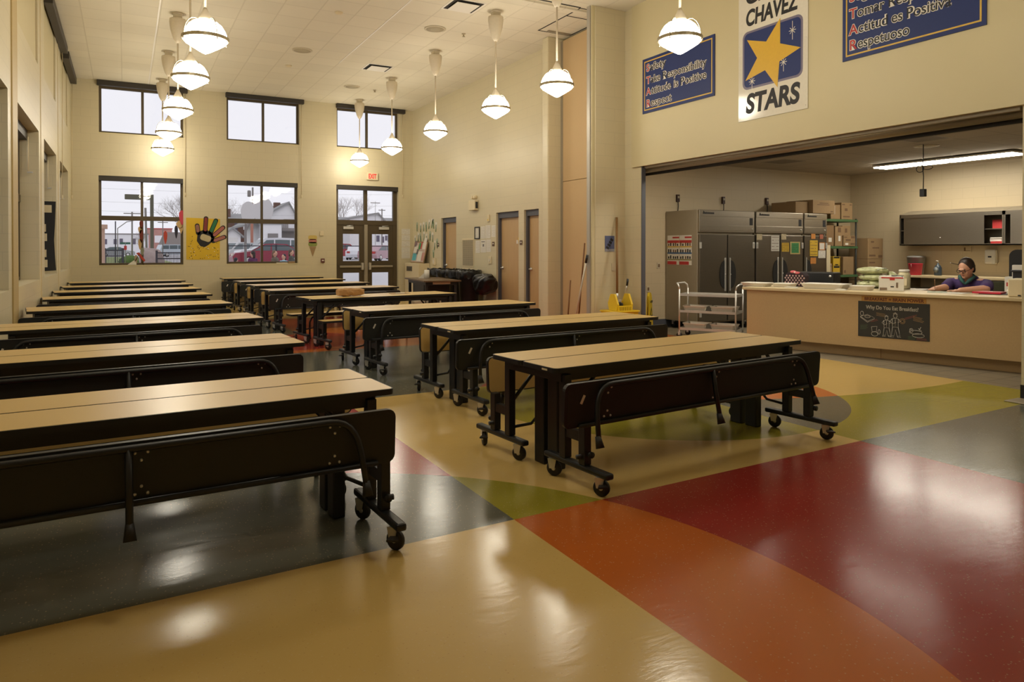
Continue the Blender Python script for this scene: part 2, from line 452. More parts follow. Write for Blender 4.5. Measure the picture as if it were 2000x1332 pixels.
# behind the camera
wall('wall_back', 'y', -4.3, -4.2, -1.42, 8.0, 0, CEIL, [], M_BLOCK)
# kitchen
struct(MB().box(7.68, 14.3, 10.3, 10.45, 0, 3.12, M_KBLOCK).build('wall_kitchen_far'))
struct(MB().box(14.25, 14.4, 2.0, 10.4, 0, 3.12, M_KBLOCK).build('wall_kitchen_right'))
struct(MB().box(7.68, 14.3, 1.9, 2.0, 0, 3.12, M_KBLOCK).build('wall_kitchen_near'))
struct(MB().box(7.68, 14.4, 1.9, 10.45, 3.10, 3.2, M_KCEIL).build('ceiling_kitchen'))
struct(MB().box(7.68, 14.25, 10.285, 10.302, 0, .15, M_BLUEGR).box(14.235, 14.252, 2.0, 10.3, 0, .15, M_BLUEGR).build('baseboard_kitchen'))
struct(MB().box(-1.13, -1.104, 9.76, 10.19, 0, CEIL, pr('golden_trim', (.46, .34, .14), .5), .006).build('trim_5'))
b = MB()
for yy in (12.95, 16.15): b.box(-1.125, -1.11, yy, yy+.03, .0, CEIL, M_CREAMP)
struct(b.build('trim_6'))

# ceiling track of the folding partition
def frame_strip(b, x0, x1, y0, y1, z, w, m):
    ring_of_bars(b, x0, x1, y0, y1, w, z-.004, z, m)
b = MB(); frame_strip(b, 6.83, 7.55, 10.08, 11.50, CEIL, .025, M_DKHOLE); b.box(-1.0, 6.83, 10.05, 10.09, CEIL-.004, CEIL, M_DKHOLE); b.box(6.83, 7.5, 10.52, 10.545, CEIL-.004, CEIL, M_DKHOLE)
b.box(-1.0, 7.5, 10.16, 10.26, CEIL-.03, CEIL, M_CEIL); b.box(7.0, 7.5, 11.38, 11.44, CEIL-.02, CEIL, M_STEELP)
struct(b.build('trim_7'))
# bright ceiling joints (ridge runners)
b = MB()
for x, y0, y1 in ((.537, 8.5, 20.0), (4.172, 10.0, 15.6)): b.box(x-.011, x+.011, y0, y1, CEIL-.006, CEIL, M_WHITE)
struct(b.build('trim_8'))

# ---------------------------------------------------------------- windows
def window(name, x0, x1, z0, z1, vert, bars=()):
    """frame, mullion and panes set in the far wall"""
    y0, y1 = YF+.14, YF+.22; w = .055
    b = MB()
    b.box(x0, x0+w, y0, y1, z0, z1, M_BRONZE); b.box(x1-w, x1, y0, y1, z0, z1, M_BRONZE)
    b.box(x0+w, x1-w, y0, y1, z0, z0+w, M_BRONZE); b.box(x0+w, x1-w, y0, y1, z1-w, z1, M_BRONZE)
    for v in vert: b.box(v-.03, v+.03, y0-.01, y1-.005, z0+.005, z1-.005, M_BRONZE)
    for a, c in bars: b.box(x0+.005, x1-.005, y0-.015, y1-.01, a, c, M_BRONZE)
    o = struct(b.build(name))
    xs = [x0+w]+sorted(vert)+[x1-w]; zs = [z0+w]+[v for bb in bars for v in bb]+[z1-w]
    for i in range(0, len(xs)-1):
        for j in range(0, len(zs), 2):
            MB().box(xs[i], xs[i+1], y0+.035, y0+.039, zs[j], zs[j+1], M_GLASS).build('pane', o)
    s = MB().box(x0, x1, YF-.005, y0, z0-.03, z0+.004, M_PAINT).build('window_sill', o)
    return o
W1 = window('window_1', *LOWW[0], [.39], [(2.175, 2.285)])
W2 = window('window_2', *LOWW[1], [3.27], [(2.155, 2.275)])
W3 = window('window_3', *UPW[0], [.41])
W4 = window('window_4', *UPW[1], [3.31])
W5 = window('window_5', *UPW[2], [6.19])
for i, (x0, x1, z0, z1) in enumerate(LOWW):
    MB().box(x0-.005, x1+.005, YF+.02, YF+.14, z1-.12, z1, M_DARK).build('blind_housing', (W1, W2)[i])
W6 = None
for i, (a, c) in enumerate(LW):
    b = MB(); z0, z1 = 1.0, 3.22
    b.box(-1.42, -1.36, a, a+.05, z0, z1, M_BRONZE); b.box(-1.42, -1.36, c-.05, c, z0, z1, M_BRONZE); b.box(-1.42, -1.36, a+.05, c-.05, z0, z0+.05, M_BRONZE)
    b.box(-1.42, -1.36, a+.05, c-.05, z1-.05, z1, M_BRONZE); b.box(-1.415, -1.355, (a+c)/2-.03, (a+c)/2+.03, z0, z1, M_BRONZE); b.box(-1.41, -1.35, a+.01, c-.01, 2.15, 2.26, M_BRONZE)
    o = struct(b.build('window_%d' % (6+i)))
    MB().box(-1.40, -1.396, a+.05, c-.05, z0+.05, z1-.05, M_GLASS).build('pane', o)
    MB().box(-1.38, -1.26, a, c, z1-.14, z1, M_DARK).build('blind_housing', o)
    b = MB(); y = c-.07
    b.tube([(-1.25, y, z1-.1), (-1.25, y, z1-.62)], .012, M_CREAMP, 6); b.box(-1.26, -1.19, y-.01, y+.01, z1-.635, z1-.615, M_CHROME); b.build('pull_rod', o)
    o2 = struct(MB().box(-1.40, -1.34, a+.1, c-.1, 4.2, 5.5, M_BRONZE).build('window_%d' % (10+i)))
    MB().box(-1.16, -1.145, a+.11, c-.11, 4.22, 5.49, M_PAINT).box(-1.165, -1.135, a+.12, c-.12, 4.2, 4.235, M_RING).build('roller_shade', o2)
def blind_box(x0, x1, z0, z1, axis, label, chain):
    t = thing('roller_blind', label, 'blind', ((x0+x1)/2, YF-.07, z0) if axis == 'y' else (-1.05, (x0+x1)/2, z0), group='roller blinds on the upper windows')
    L = x1-x0
    if axis == 'y':
        MB().box(-L/2, L/2, -.06, .065, 0, z1-z0, M_DARK, .008).build('housing', t)
        b = MB(); b.tube([(L/2-.06, .03, 0), (L/2-.06, .045, -chain)], .008, M_CREAMP, 6); b.ball((L/2-.06, .04, -chain-.03), (.018, .018, .05), M_CREAMP); b.build('pull_cord', t)
    else:
        MB().box(-.065, .06, -L/2, L/2, 0, z1-z0, M_DARK, .008).build('housing', t)
        b = MB(); b.tube([(-.03, L/2-.06, 0), (-.045, L/2-.06, -chain)], .008, M_CREAMP, 6); b.ball((-.045, L/2-.06, -chain), (.018, .018, .05), M_CREAMP); b.build('pull_cord', t)
    return t
blind_box(-.575, 1.43, 5.44, CEIL-.005, 'y', 'dark roller blind box over the far left upper window', 2.55)
blind_box(2.34, 4.35, 5.45, CEIL-.005, 'y', 'dark roller blind box over the middle upper window', 2.5)
blind_box(5.255, 7.28, 5.45, CEIL-.005, 'y', 'dark roller blind box over the upper window above the entrance', 2.4)
blind_box(13.55, 16.9, 5.40, 5.55, 'x', 'dark blind box under the ceiling on the left wall, nearer the camera', 2.9)
blind_box(17.3, 19.9, 5.40, 5.55, 'x', 'dark blind box under the ceiling on the left wall, next to the far corner', 2.7)

# ---------------------------------------------------------------- entrance doors in the far wall
x0, x1, z0, z1 = DOORH; zt = 2.30
b = MB(); y0, y1 = YF+.12, YF+.22; w = .08
b.box(x0, x0+w, y0, y1, 0, z1, M_BRONZE); b.box(x1-w-.04, x1, y0, y1, 0, z1, M_BRONZE); b.box(x0+w, x1-w-.04, y0, y1, z1-.1, z1, M_BRONZE)
b.box(x0+.005, x1-.005, y0-.01, y1-.005, 2.165, 2.295, M_BRONZE); b.box(6.10, 6.20, y0+.003, y1-.003, 2.29, z1-.01, M_BRONZE)
D1 = struct(b.build('door_1'))
MB().box(x0, x1, YF+.01, YF+.12, z1-.13, z1, M_DARK).build('blind_housing', D1)
MB().box(x0+w, 6.10, y0+.03, y0+.034, 2.295, z1-.1, M_GLASS).build('pane', D1)
MB().box(6.20, x1-w, y0+.03, y0+.034, 2.295, z1-.1, M_GLASS).build('pane', D1)
MB().box(6.10, 6.20, y0-.03, y1, 0, 2.17, M_STEELP, .005).build('center_post', D1)
for xa, xb, hs in ((x0+.08, 6.10, 1), (6.20, x1-.12, -1)):
    b = MB(); ya, yb = y0+.01, y0+.055; s = .14
    b.box(xa, xa+s, ya, yb, .01, 2.165, M_BRONZE); b.box(xb-s, xb, ya, yb, .01, 2.165, M_BRONZE)
    b.box(xa+s, xb-s, ya, yb, 1.90, 2.165, M_BRONZE); b.box(xa+s, xb-s, ya, yb, .78, 1.12, M_BRONZE); b.box(xa+s, xb-s, ya, yb, .01, .22, M_BRONZE)
    lf = b.build('door_leaf', D1)
    MB().box(xa+s, xb-s, ya+.02, ya+.024, 1.12, 1.90, M_GLASS).build('pane', lf)
    MB().box(xa+s, xb-s, ya+.02, ya+.024, .22, .78, M_GLASS).build('pane', lf)
    b = MB(); b.box(xa+.03, xb-.03, ya-.07, ya-.03, .93, .99, M_STEELP, .01)
    ex = xb-.1 if hs > 0 else xa+.02
    b.box(ex, ex+.08, ya-.09, ya, .85, 1.07, M_CHROME, .02); b.build('push_bar', lf)
    cx = xa+.14 if hs > 0 else xb-.44
    MB().box(cx, cx+.30, ya-.06, ya, 2.03, 2.11, M_CHROME, .01).tube([(cx+.1, ya-.03, 2.13), (cx+.35, ya+.02, 2.15)], .012, M_CHROME, 6).build('door_closer', lf)

# doors in the right wall
for i, (a, c) in enumerate(RD):
    b = MB(); b.box(7.60, 7.70, a, a+.05, 0, 2.30, M_BLUEGR); b.box(7.60, 7.70, c-.06, c, 0, 2.30, M_BLUEGR); b.box(7.60, 7.70, a+.05, c-.06, 2.17, 2.30, M_BLUEGR)
    o = struct(b.build('door_%d' % (2+i)))
    lf = MB().box(7.66, 7.70, a+.05, c-.06, .01, 2.17, M_DOORW).build('door_leaf', o)
    b = MB(); y = c-.13; b.lathe([(.035, 0), (.035, .02), (.012, .025), (.012, .06)], M_CHROME, 12, T(7.66, y, 1.03) @ RY(-PI/2)); b.tube([(7.60, y, 1.03), (7.598, y-.12, 1.03)], .012, M_CHROME, 8); b.build('lever_handle', lf)
MB().box(7.652, 7.66, 13.66, 13.72, 1.62, 1.72, M_YELLOW).box(7.652, 7.66, 13.73, 13.80, 1.58, 1.66, M_WHITE).build('paper_cutout', bpy.data.objects['door_3'])

# wooden partition panel standing in its pocket
t = thing('partition_panel', 'tall beige folding partition panel standing in the pocket beside the block pier', 'partition', (7.52, 10.9, 0))
MB().box(-.03, .05, -.82, .80, .02, 2.765, M_PANELW).build('lower_panel', t)
MB().box(-.03, .05, -.82, .80, 2.775, 5.50, M_PANELW).build('upper_panel', t)
MB().box(-.035, -.028, .74, .82, .02, 5.5, M_STEELP).build('edge_trim', t)

# ---------------------------------------------------------------- cafeteria tables
def half_top(y0, y1, L, z0, z1, m_side=M_BLACK):
    b = MB(); w = y1-y0
    b.prism(rrect(L, w, .035, 4, 0, (y0+y1)/2), z0, z1, m_side)
    b.prism(rrect(L-.014, w-.014, .03, 4, 0, (y0+y1)/2), z1, z1+.0012, M_TOP)
    return b
def caster(bm, x, y, turn=.5):
    mt = T(x, y, .05) @ RZ(turn)
    bm.lathe([(.014, -.015), (.045, -.015), (.050, -.008), (.050, .008), (.045, .015), (.014, .015)], M_RUBBER, 20, mt @ RY(PI/2) )
    bm.lathe([(.0135, -.017), (.0135, .017)], M_CHROME, 10, mt @ RY(PI/2))
    for s in (-1, 1): bm.prism([(-.018, 0), (.018, 0), (.030, .062), (-.03, .062)], -.0015, .0015, M_CHROME, mtx=mt @ T(s*.021, .008, 0) @ RY(PI/2) @ RZ(PI/2))
    bm.box(-.024, .024, -.03, .03, .058, .064, M_CHROME, mtx=mt)
    bm.lathe([(.012, .06), (.012, .075)], M_CHROME, 8, mt)
def make_table(deployed=False, tags=True):
    L = 2.44; zt = .72
    t = thing('folding_bench_table', '', 'table')
    half_top(-.372, -.0025, L, zt-.03, zt).build('tabletop_panel', t)
    half_top(.0025, .372, L, zt-.03, zt).build('tabletop_panel', t)
    b = MB()
    for s in (-1, 1): b.box(-1.12, 1.12, s*.30-.012, s*.30+.012, zt-.095, zt-.03, M_BLACK); b.box(s*1.108, s*1.132, -.312, .312, zt-.10, zt-.03, M_BLACK)
    b.box(-1.1, 1.1, -.03, .03, zt-.08, zt-.03, M_BLACK); b.build('apron', t)
    for sx in (-1, 1):
        for sy in (-1, 1):
            MB().box(sx*.99-.035, sx*.99+.035, sy*.075-.055, sy*.075+.055, .0, zt-.06, M_BLACK, .008).build('center_leg', t)
    if tags: MB().box(-1.2225, -1.22, -.29, -.235, zt-.022, zt-.011, M_CREAMP).build('maker_plate', t)
    for sx in (-1, 1):
        for sy in (-1, 1):
            x = sx*1.10; y = lambda v: sy*v
            b = MB()
            b.box(x-.028, x+.028, y(.12), y(.74), .112, .150, M_BLACK, .012)
            b.box(x-.026, x+.026, y(.285), y(.345), .15, zt-.05, M_BLACK, .004)
            b.box(x-.026, x+.026, y(.475), y(.535), .15, .415, M_BLACK, .004)
            b.box(x-.02, x+.02, y(.345), y(.475), .285, .345, M_BLACK)
            b.tube([(x+.03, y(.50), .20), (x+sx*.055, y(.50), .20)], .016, M_BLACK, 8)
            b.tube([(x, y(.555), .22), (x, y(.575), .22)], .02, M_BLACK, 8)
            b.tube([(x-sx*.02, y(.30), .40), (x-sx*.26, y(.30), zt-.07)], .013, M_BLACK, 6)
            b.tube([(x-sx*.02, y(.29), .21), (x-sx*.10, y(.2), .24), (x-sx*.12, y(.12), .33), (x-sx*.12, y(.06), .35)], .011, M_BLACK, 6)
            f = b.build('support_frame', t)
            for yy, tn in ((.20, .5), (.66, -.35 if sy > 0 else .55)):
                b = MB(); caster(b, x, y(yy), tn)
                if yy > .5: b.prism([(-.03, 0), (.03, 0), (.02, .05), (-.02, .05)], .07, .08, M_BLACK, mtx=T(x, y(yy), 0) @ RZ(-.6) @ T(.0, -.085, 0))
                b.build('caster', f)
    for sy in (-1, 1):
        if deployed:
            b = MB(); b.prism(rrect(L, .26, .035, 4, 0, sy*.66), .40, .428, M_BLACK); b.prism(rrect(L-.014, .246, .03, 4, 0, sy*.66), .428, .4292, M_TOP)
            bench = b.build('bench', t)
            yl = sy*.72
            b = MB(); b.tube([(-.86, yl, .03), (-.86, yl, .27), (-.83, yl, .34), (-.76, yl, .375), (0, yl, .375), (.76, yl, .375), (.83, yl, .34), (.86, yl, .27), (.86, yl, .03)], .015, M_BLACK, 8); b.build('tube_frame', bench)
            for xx in (-.86, .86): MB().lathe([(.026, 0), (.018, .06)], M_RUBBER, 10).build('foot', bench, (xx, yl, .0))
            continue
        # folded bench: seat turned in, underside and folded legs turned out; pivot leans out a little at the foot
        mt = T(0, sy*.555, .40) @ RX(-sy*.06)       # local: z up the board, y out = sy
        o = lambda v: sy*v
        b = MB()
        b.prism(rrect(L, .265, .04, 4, sy*.085, .1325), -.013, .013, M_BLACK, mtx=mt @ Matrix(((1, 0, 0, 0), (0, 0, sy, 0), (0, 1, 0, 0), (0, 0, 0, 1))))
        b.prism(rrect(L-.016, .25, .034, 4, sy*.085, .1325), -.0145, -.013, M_TOP, mtx=mt @ Matrix(((1, 0, 0, 0), (0, 0, sy, 0), (0, 1, 0, 0), (0, 0, 0, 1))))
        b.prism(rrect(L-.04, .235, .03, 4, sy*.085, .1325), .013, .0142, M_UNDER, mtx=mt @ Matrix(((1, 0, 0, 0), (0, 0, sy, 0), (0, 1, 0, 0), (0, 0, 0, 1))))
        bench = b.build('bench', t)
        tp = lambda x, z, y=.028: mt @ Vector((x+sy*.085, o(y), z))
        b = MB(); e = 1.0
        arc = [(-e-.02, .08, .065), (-e-.008, .14, .050), (-e+.008, .178, .042), (-e+.030, .207, .036), (-e+.058, .227, .032), (-e+.092, .238, .029), (-e+.13, .242, .028)]
        b.tube([tp(-e-.035, -.075, .11)]+[tp(*a) for a in arc]+[tp(0, .242)]+[tp(-a[0], a[1], a[2]) for a in arc[::-1]]+[tp(e+.035, -.075, .11)], .0155, M_BLACK, 8)
        b.build('tube_frame', bench)
        b = MB(); b.tube([tp(-1.12, .012), tp(1.12, .012)], .0135, M_BLACK, 8); b.build('lower_rail', bench)
        MB().tube([tp(0, .24), tp(0, .1, .06), tp(0, -.075, .11)], .0155, M_BLACK, 8).build('middle_leg', bench)
        for xx in (-e-.035, 0, e+.035):
            p, q = tp(xx, -.04, .097), tp(xx, -.105, .123)
            MB().tube([p, q], [.017, .027], M_RUBBER, 10).build('foot', bench)
        b = MB()
        for xx in (-.90, .05, .90):
            for zz, s in ((.205, 1), (.055, -1)):
                for dx, dz in ((-.025, .012*s), (.025, .012*s), (0, -.02*s)): b.ball(tp(xx+dx, zz+dz, .015), .008, M_CHROME, 6, 4)
        b.build('bolts', bench)
        if tags and sy < 0:
            MB().box(-.009, .009, -.028, .028, 0, .001, M_WHITE, mtx=mt @ T(-1.175, o(.0148), .165) @ RX(PI/2) @ RZ(-.45)).build('sticker', bench)
    return t
TB = make_table()
ORD = ['nearest', 'second', 'third', 'fourth', 'fifth', 'sixth', 'seventh', 'last']
left = [(.06, 3.87, 3.0), (.06, 5.95, 4.0), (.12, 8.20, 5.5), (.10, 10.52, 6.5), (.07, 12.78, 6.0), (.07, 14.68, 7.0), (.07, 16.55, 8.0), (.06, 18.55, 8.0)]
right = [(3.52, 4.15, 5.0), (3.82, 6.27, 3.5), (3.68, 8.63, 5.0), (3.60, 11.05, 8.0), (3.46, 13.52, 6.5), (3.50, 15.50, 7.5), (3.50, 17.50, 8.0), (3.41, 19.38, 2.0)]
LL = ['front tan bench table at lower left, cut by the photo edge', 'second bench table of the left row, behind the front left one', 'third bench table of the left row, its left end just inside the photo',
      'fourth bench table from the front in the left row', 'fifth bench table from the front in the left row', 'sixth bench table from the front in the left row', 'last but one bench table of the left row, before the far wall table', 'bench table of the left row standing against the far wall']
RL = ['front tan bench table of the right row, fully in view at centre', 'second bench table of the right row, just behind the front one', 'third bench table of the right row, before the one with benches down',
      'bench table with both benches folded down and a paper bag on top', 'folded bench table directly behind the one with benches down', 'third bench table from the far wall in the right row', 'second bench table from the far wall in the right row', 'bench table of the right row set against the far wall by the doors']
first = True
for (x, y, a), lab in zip(left, LL):
    o = TB if first else dup(TB); first = False
    o.location = (x, y, 0); o.rotation_euler = (0, 0, math.radians(a)); o.scale = (.955, 1, 1)
    o['label'] = lab; o['group'] = 'folding bench tables'
TR = None
for i, ((x, y, a), lab) in enumerate(zip(right, RL)):
    if i == 3:
        o = make_table(True)
    else: o = dup(TB)
    o.location = (x, y, 0); o.rotation_euler = (0, 0, math.radians(a)); o.scale = (1.025, 1, 1)
    o['label'] = lab; o['group'] = 'folding bench tables'

# things on the table with its benches down
random.seed(11)
b = MB(); n = 10
prof = []
for i in range(n):
    x = -.22+.44*i/(n-1); k = (1-.30*abs(i/(n-1)-.35))*(.78 if i in (0, n-1) else 1); prof.append((x, k))
rings = []
for i, (x, k) in enumerate(prof):
    rg = []
    for j in range(12):
        a = 2*PI*j/12; r = random.uniform(.84, 1.12)
        rg.append(b.bm.verts.new((x, .085*k*math.copysign(abs(math.cos(a))**.6, math.cos(a))*r, max(0, .065+.065*k*math.copysign(abs(math.sin(a))**.6, math.sin(a))*r))))
    rings.append(rg)
fs = []
for p, q in zip(rings, rings[1:]):
    for j in range(12): fs.append(b.bm.faces.new((p[j], p[(j+1) % 12], q[(j+1) % 12], q[j])))
fs += [b.bm.faces.new(rings[0]), b.bm.faces.new(rings[-1])]
b._set(fs, pr('kraft_paper', (.42, .235, .09), .75, 0, .1, 18, .3), False)
o = b.build('paper_bag', None, (3.09, 10.92, .7213), (0, 0, .25)); tag(o, 'crumpled brown paper lunch bag lying on the table with lowered benches', 'bag')
b = MB(); b.prism([(-.16, -.1), (.18, -.08), (.15, .11), (-.14, .10)], 0, .004, M_CARD); b.prism([(-.06, -.04), (.09, -.05), (.11, .05), (-.04, .05)], .004, .012, M_PAPER)
o = b.build('paper_sheets', None, (3.98, 11.2, .7213)); tag(o, 'thin tan and white papers lying beside the brown paper bag', 'paper')

# ---------------------------------------------------------------- pendant lamps
def make_pendant(zg=3.90):
    t = thing('globe_pendant_lamp', '', 'lamp', group='globe pendant lamps')
    top = CEIL-zg
    b = MB(); b.lathe([(.09, top-.02), (.09, top)], M_LAMPW, 16); b.box(-.07, .07, -.05, .05, top-.08, top-.02, M_VENT); b.build('ceiling_bracket', t)
    b = MB(); b.lathe([(.03, top-.52), (.055, top-.48), (.075, top-.44), (.12, top-.28), (.135, top-.16), (.13, top-.10), (.05, top-.075)], M_LAMPW, 20); b.build('ballast_housing', t)
    MB().tube([(0, 0, .31), (0, 0, top-.45)], .014, M_LAMPW, 8).build('stem', t)
    MB().lathe([(.02, .34), (.03, .315), (.08, .215), (.102, .18)], M_LAMPW, 20).build('socket_cone', t)
    MB().lathe([(.098, .185), (.14, .172), (.18, .14), (.212, .09), (.232, .04), (.240, -.015), (.237, -.04), (.218, -.062), (.15, -.107), (.08, -.150), (.03, -.178), (.0005, -.19)], M_GLOBE, 32, cap=False).build('glass_globe', t)
    b = MB(); b.lathe([(.243, -.034), (.258, -.034), (.258, .006), (.243, .006), (.243, -.034)], M_RING, 40, cap=False, smooth=False)
    for k in range(4):
        a = k*PI/2+.4; b.ball((.261*math.cos(a), .261*math.sin(a), -.05), .010, M_RING, 6, 4)
    b.build('ring', t)
    for k in range(4):
        a = k*PI/2+.4; c, s = math.cos(a), math.sin(a)
        MB().tube([(r*c, r*s, z) for r, z in ((.095, .20), (.13, .205), (.165, .195), (.20, .165), (.228, .12), (.248, .065), (.258, .0), (.261, -.05))], .006, M_RING, 5).build('strap', t)
    return t
PEND = [(.83, 8.92, 'largest globe pendant of the left row, nearest the camera'), (.83, 11.02, 'second globe pendant from the camera in the left row'), (.83, 13.7, 'third globe pendant of the left row, in the middle of that row'),
        (.82, 16.42, 'fourth globe pendant of the left row, in front of the upper left window'), (.82, 19.15, 'smallest globe pendant of the left row, next to the far wall'),
        (5.66, 6.30, 'globe pendant hanging before the blue English pledge sign'), (5.65, 8.95, 'globe pendant hanging before the tall beige partition panel'), (5.65, 10.93, 'globe pendant hanging before the block wall, beside the square air vent'),
        (5.67, 13.69, 'globe pendant hanging before the right block wall, above the trash cans'), (5.65, 16.36, 'globe pendant hanging at the right edge of the upper right window'), (5.69, 19.17, 'smallest globe pendant of the right row, above the EXIT sign')]
P0 = make_pendant()
for i, (x, y, lab) in enumerate(PEND):
    o = P0 if i == 0 else dup(P0)
    o.location = (x, y, 3.90); o['label'] = lab
# the same rows go on over and behind the camera
for i, (x, y, lab) in enumerate([(.83, 6.3, 'globe pendant of the left row above the photo, before the largest one'), (.83, 3.6, 'globe pendant of the left row above the camera'), (5.66, 3.6, 'globe pendant of the right row above the photo, before the wall signs')]):
    dup(P0, (x, y, 3.90), None, lab)

# ---------------------------------------------------------------- ceiling fittings
def ceil_speaker(x, y, lab):
    t = thing('ceiling_speaker', lab, 'speaker', (x, y, CEIL), group='round ceiling speakers')
    MB().lathe([(.20, 0), (.20, -.012), (.165, -.016), (.165, 0)], M_VENT, 28).build('trim_ring', t)
    MB().lathe([(.165, -.002), (.165, -.012), (.02, -.014)], pr('speaker_grille', (.42, .36, .24), .7, bump=.3, scale=300), 28).build('grille', t)
ceil_speaker(3.24, 14.97, 'round ceiling speaker with a darker grille, left of centre')
ceil_speaker(5.1, 12.33, 'large round ceiling speaker left of the nearer square air vent')
ceil_speaker(5.06, 17.7, 'small round ceiling speaker near the far wall')
def diffuser(x, y, lab):
    t = thing('air_diffuser', lab, 'vent', (x, y, CEIL), group='square ceiling air vents')
    b = MB(); frame_strip(b, -.30, .30, -.30, .30, -.001, .035, M_WHITE); b.build('frame', t)
    MB().box(-.265, .265, -.265, .265, -.003, -.001, M_DKHOLE).build('throat', t)
    MB().box(-.205, .205, -.205, .205, -.03, -.022, M_WHITE, .004).box(-.02, .02, -.02, .02, -.022, -.003, M_WHITE).build('center_plate', t)
diffuser(5.05, 10.95, 'square ceiling air vent at the top edge of the photo')
diffuser(5.05, 15.6, 'square ceiling air vent in the middle of the ceiling')
def sprinkler(x, y, lab, z=CEIL):
    b = MB(); b.lathe([(.04, 0), (.04, -.006), (.012, -.01), (.012, -.05), (.03, -.052), (.03, -.056)], M_RING, 12)
    o = b.build('fire_sprinkler', None, (x, y, z)); tag(o, lab, 'sprinkler', 'ceiling sprinkler heads')
sprinkler(5.7, 12.36, 'sprinkler head beside the large round ceiling speaker')
sprinkler(5.69, 17.81, 'sprinkler head beside the small round ceiling speaker near the far wall')
for x, y, lab in ((3.24, 16.36, 'small round detector on the ceiling beyond the dark speaker'), (3.28, 12.28, 'small round detector on the ceiling near the top edge of the photo')):
    o = MB().lathe([(.07, 0), (.07, -.012), (.045, -.035), (.02, -.038)], M_CREAMP, 18).build('smoke_detector', None, (x, y, CEIL)); tag(o, lab, 'detector', 'smoke detectors')

# ---------------------------------------------------------------- signs on the wall over the kitchen
XS = 7.583
def pledge_sign(name, w, h, lines, loc, label, tx, sizes):
    t = thing(name, label, 'sign', loc, FACE_LEFT)
    MB().box(-w/2, w/2, -h/2, h/2, 0, .012, M_NAVY).build('board', t)
    b = MB()
    m = .045
    ring_of_bars(b, -w/2+m, w/2-m, -h/2+m, h/2-m, .018, .012, .014, M_GOLD)
    b.build('gold_border', t)
    for (body, y, sz, wd) in lines:
        ini = text(body[0], sz, M_RED, t, (tx, y, .0136), None, 'initial', .002)
        i0 = text(body[0], sz, M_WHITE, t, (tx, y, .0125), None, 'lettering_outline', .009)
        ax = tx+max(v.co.x for v in ini.data.vertices)+.012
        words(body[1:], sz, M_INK, t, (ax, y, .0136), wd, 'lettering', .001)
        words(body[1:], sz, M_WHITE, t, (ax-.009, y, .0125), wd+.014, 'lettering_outline', .009)
    return t
pledge_sign('pledge_sign', 1.64, .90, [('Safety', .235, .165, .40), ('Take Responsibility', .03, .165, 1.27), ('Attitude is Positive', -.155, .165, 1.25), ('Respect', -.35, .165, .50)], (XS, 8.51, 4.15),
            'navy sign with gold border reading Safety, Take Responsibility', -.72, None)
pledge_sign('pledge_sign', 1.62, .90, [('Seguridad', .235, .165, .62), ('Tomar Responsabilidad', .035, .165, 1.38), ('Actitud es Positiva', -.155, .165, 1.06), ('Respetuoso', -.335, .165, .62)], (XS, 4.775, 4.15),
            'navy sign with gold border in Spanish, above the kitchen opening at right', -.72, None)
# tall white poster
t = thing('school_poster', 'tall white poster with black lettering above and below a navy square', 'poster', (XS, 6.655, 4.14), FACE_LEFT)
MB().box(-.575, .575, -.905, .905, 0, .008, pr('glossy_white_board', (.72, .68, .58), .12)).build('board', t)
for body, y, wd in (('CESAR', .70, .92), ('CHAVEZ', .40, .88)): text(body, .30, M_INK, t, (-.44, y, .0085), wd, 'lettering', .011, shear=.12, rotz=.0)
text('STARS', .36, M_INK, t, (-.44, -.80, .0085), .90, 'lettering', .014, shear=.12)
MB().prism(rrect(1.0, .80, .09), .008, .0095, pr('lavender_edge', (.17, .15, .22), .4)).build('picture_edge', t, (.0, -.08, 0))
MB().prism(rrect(.94, .74, .07), .0095, .0105, M_NAVY).build('picture_field', t, (.0, -.08, 0))
b = MB(); pts = []
for k in range(10):
    a = PI/2-.36+k*PI/5; r = .50 if k % 2 == 0 else .21
    pts.append((r*math.cos(a)*1.0, r*math.sin(a)*.95))
b.prism(pts, .0105, .012, pr('star_yellow', (.66, .40, .035), .4)); b.build('plain_star', t, (-.03, -.09, 0))
for sx, sy in ((.34, .16), (.20, -.22), (-.33, -.36)):
    b = MB()
    for k in range(4):
        L = .12 if k == 1 else .055
        b.box(-.004, .004, -L, L, .0106, .0112, M_WHITE, mtx=RZ(k*PI/4+PI/4*3))
    b.build('sparkle', t, (sx, sy-.02, 0))
b = MB()
for sx in (-.545, .545):
    for sy in (-.86, 0, .86): b.ball((sx, sy, .008), .006, M_CHROME, 6, 4)
b.build('screws', t)

# ---------------------------------------------------------------- things on the far wall
YW = YF-.002
t = thing('exit_sign', 'white EXIT sign with red letters above the entrance doors', 'sign', (6.30, YW, 3.565), FACE_BACK)
MB().box(-.165, .165, -.105, .105, 0, .05, M_CREAMP, .006).build('case', t); text('EXIT', .185, pr('exit_red', (.62, .03, .03), .5, emit=(.8, .03, .03), es=.25), t, (-.115, -.06, .052), .235, 'lettering', .007)
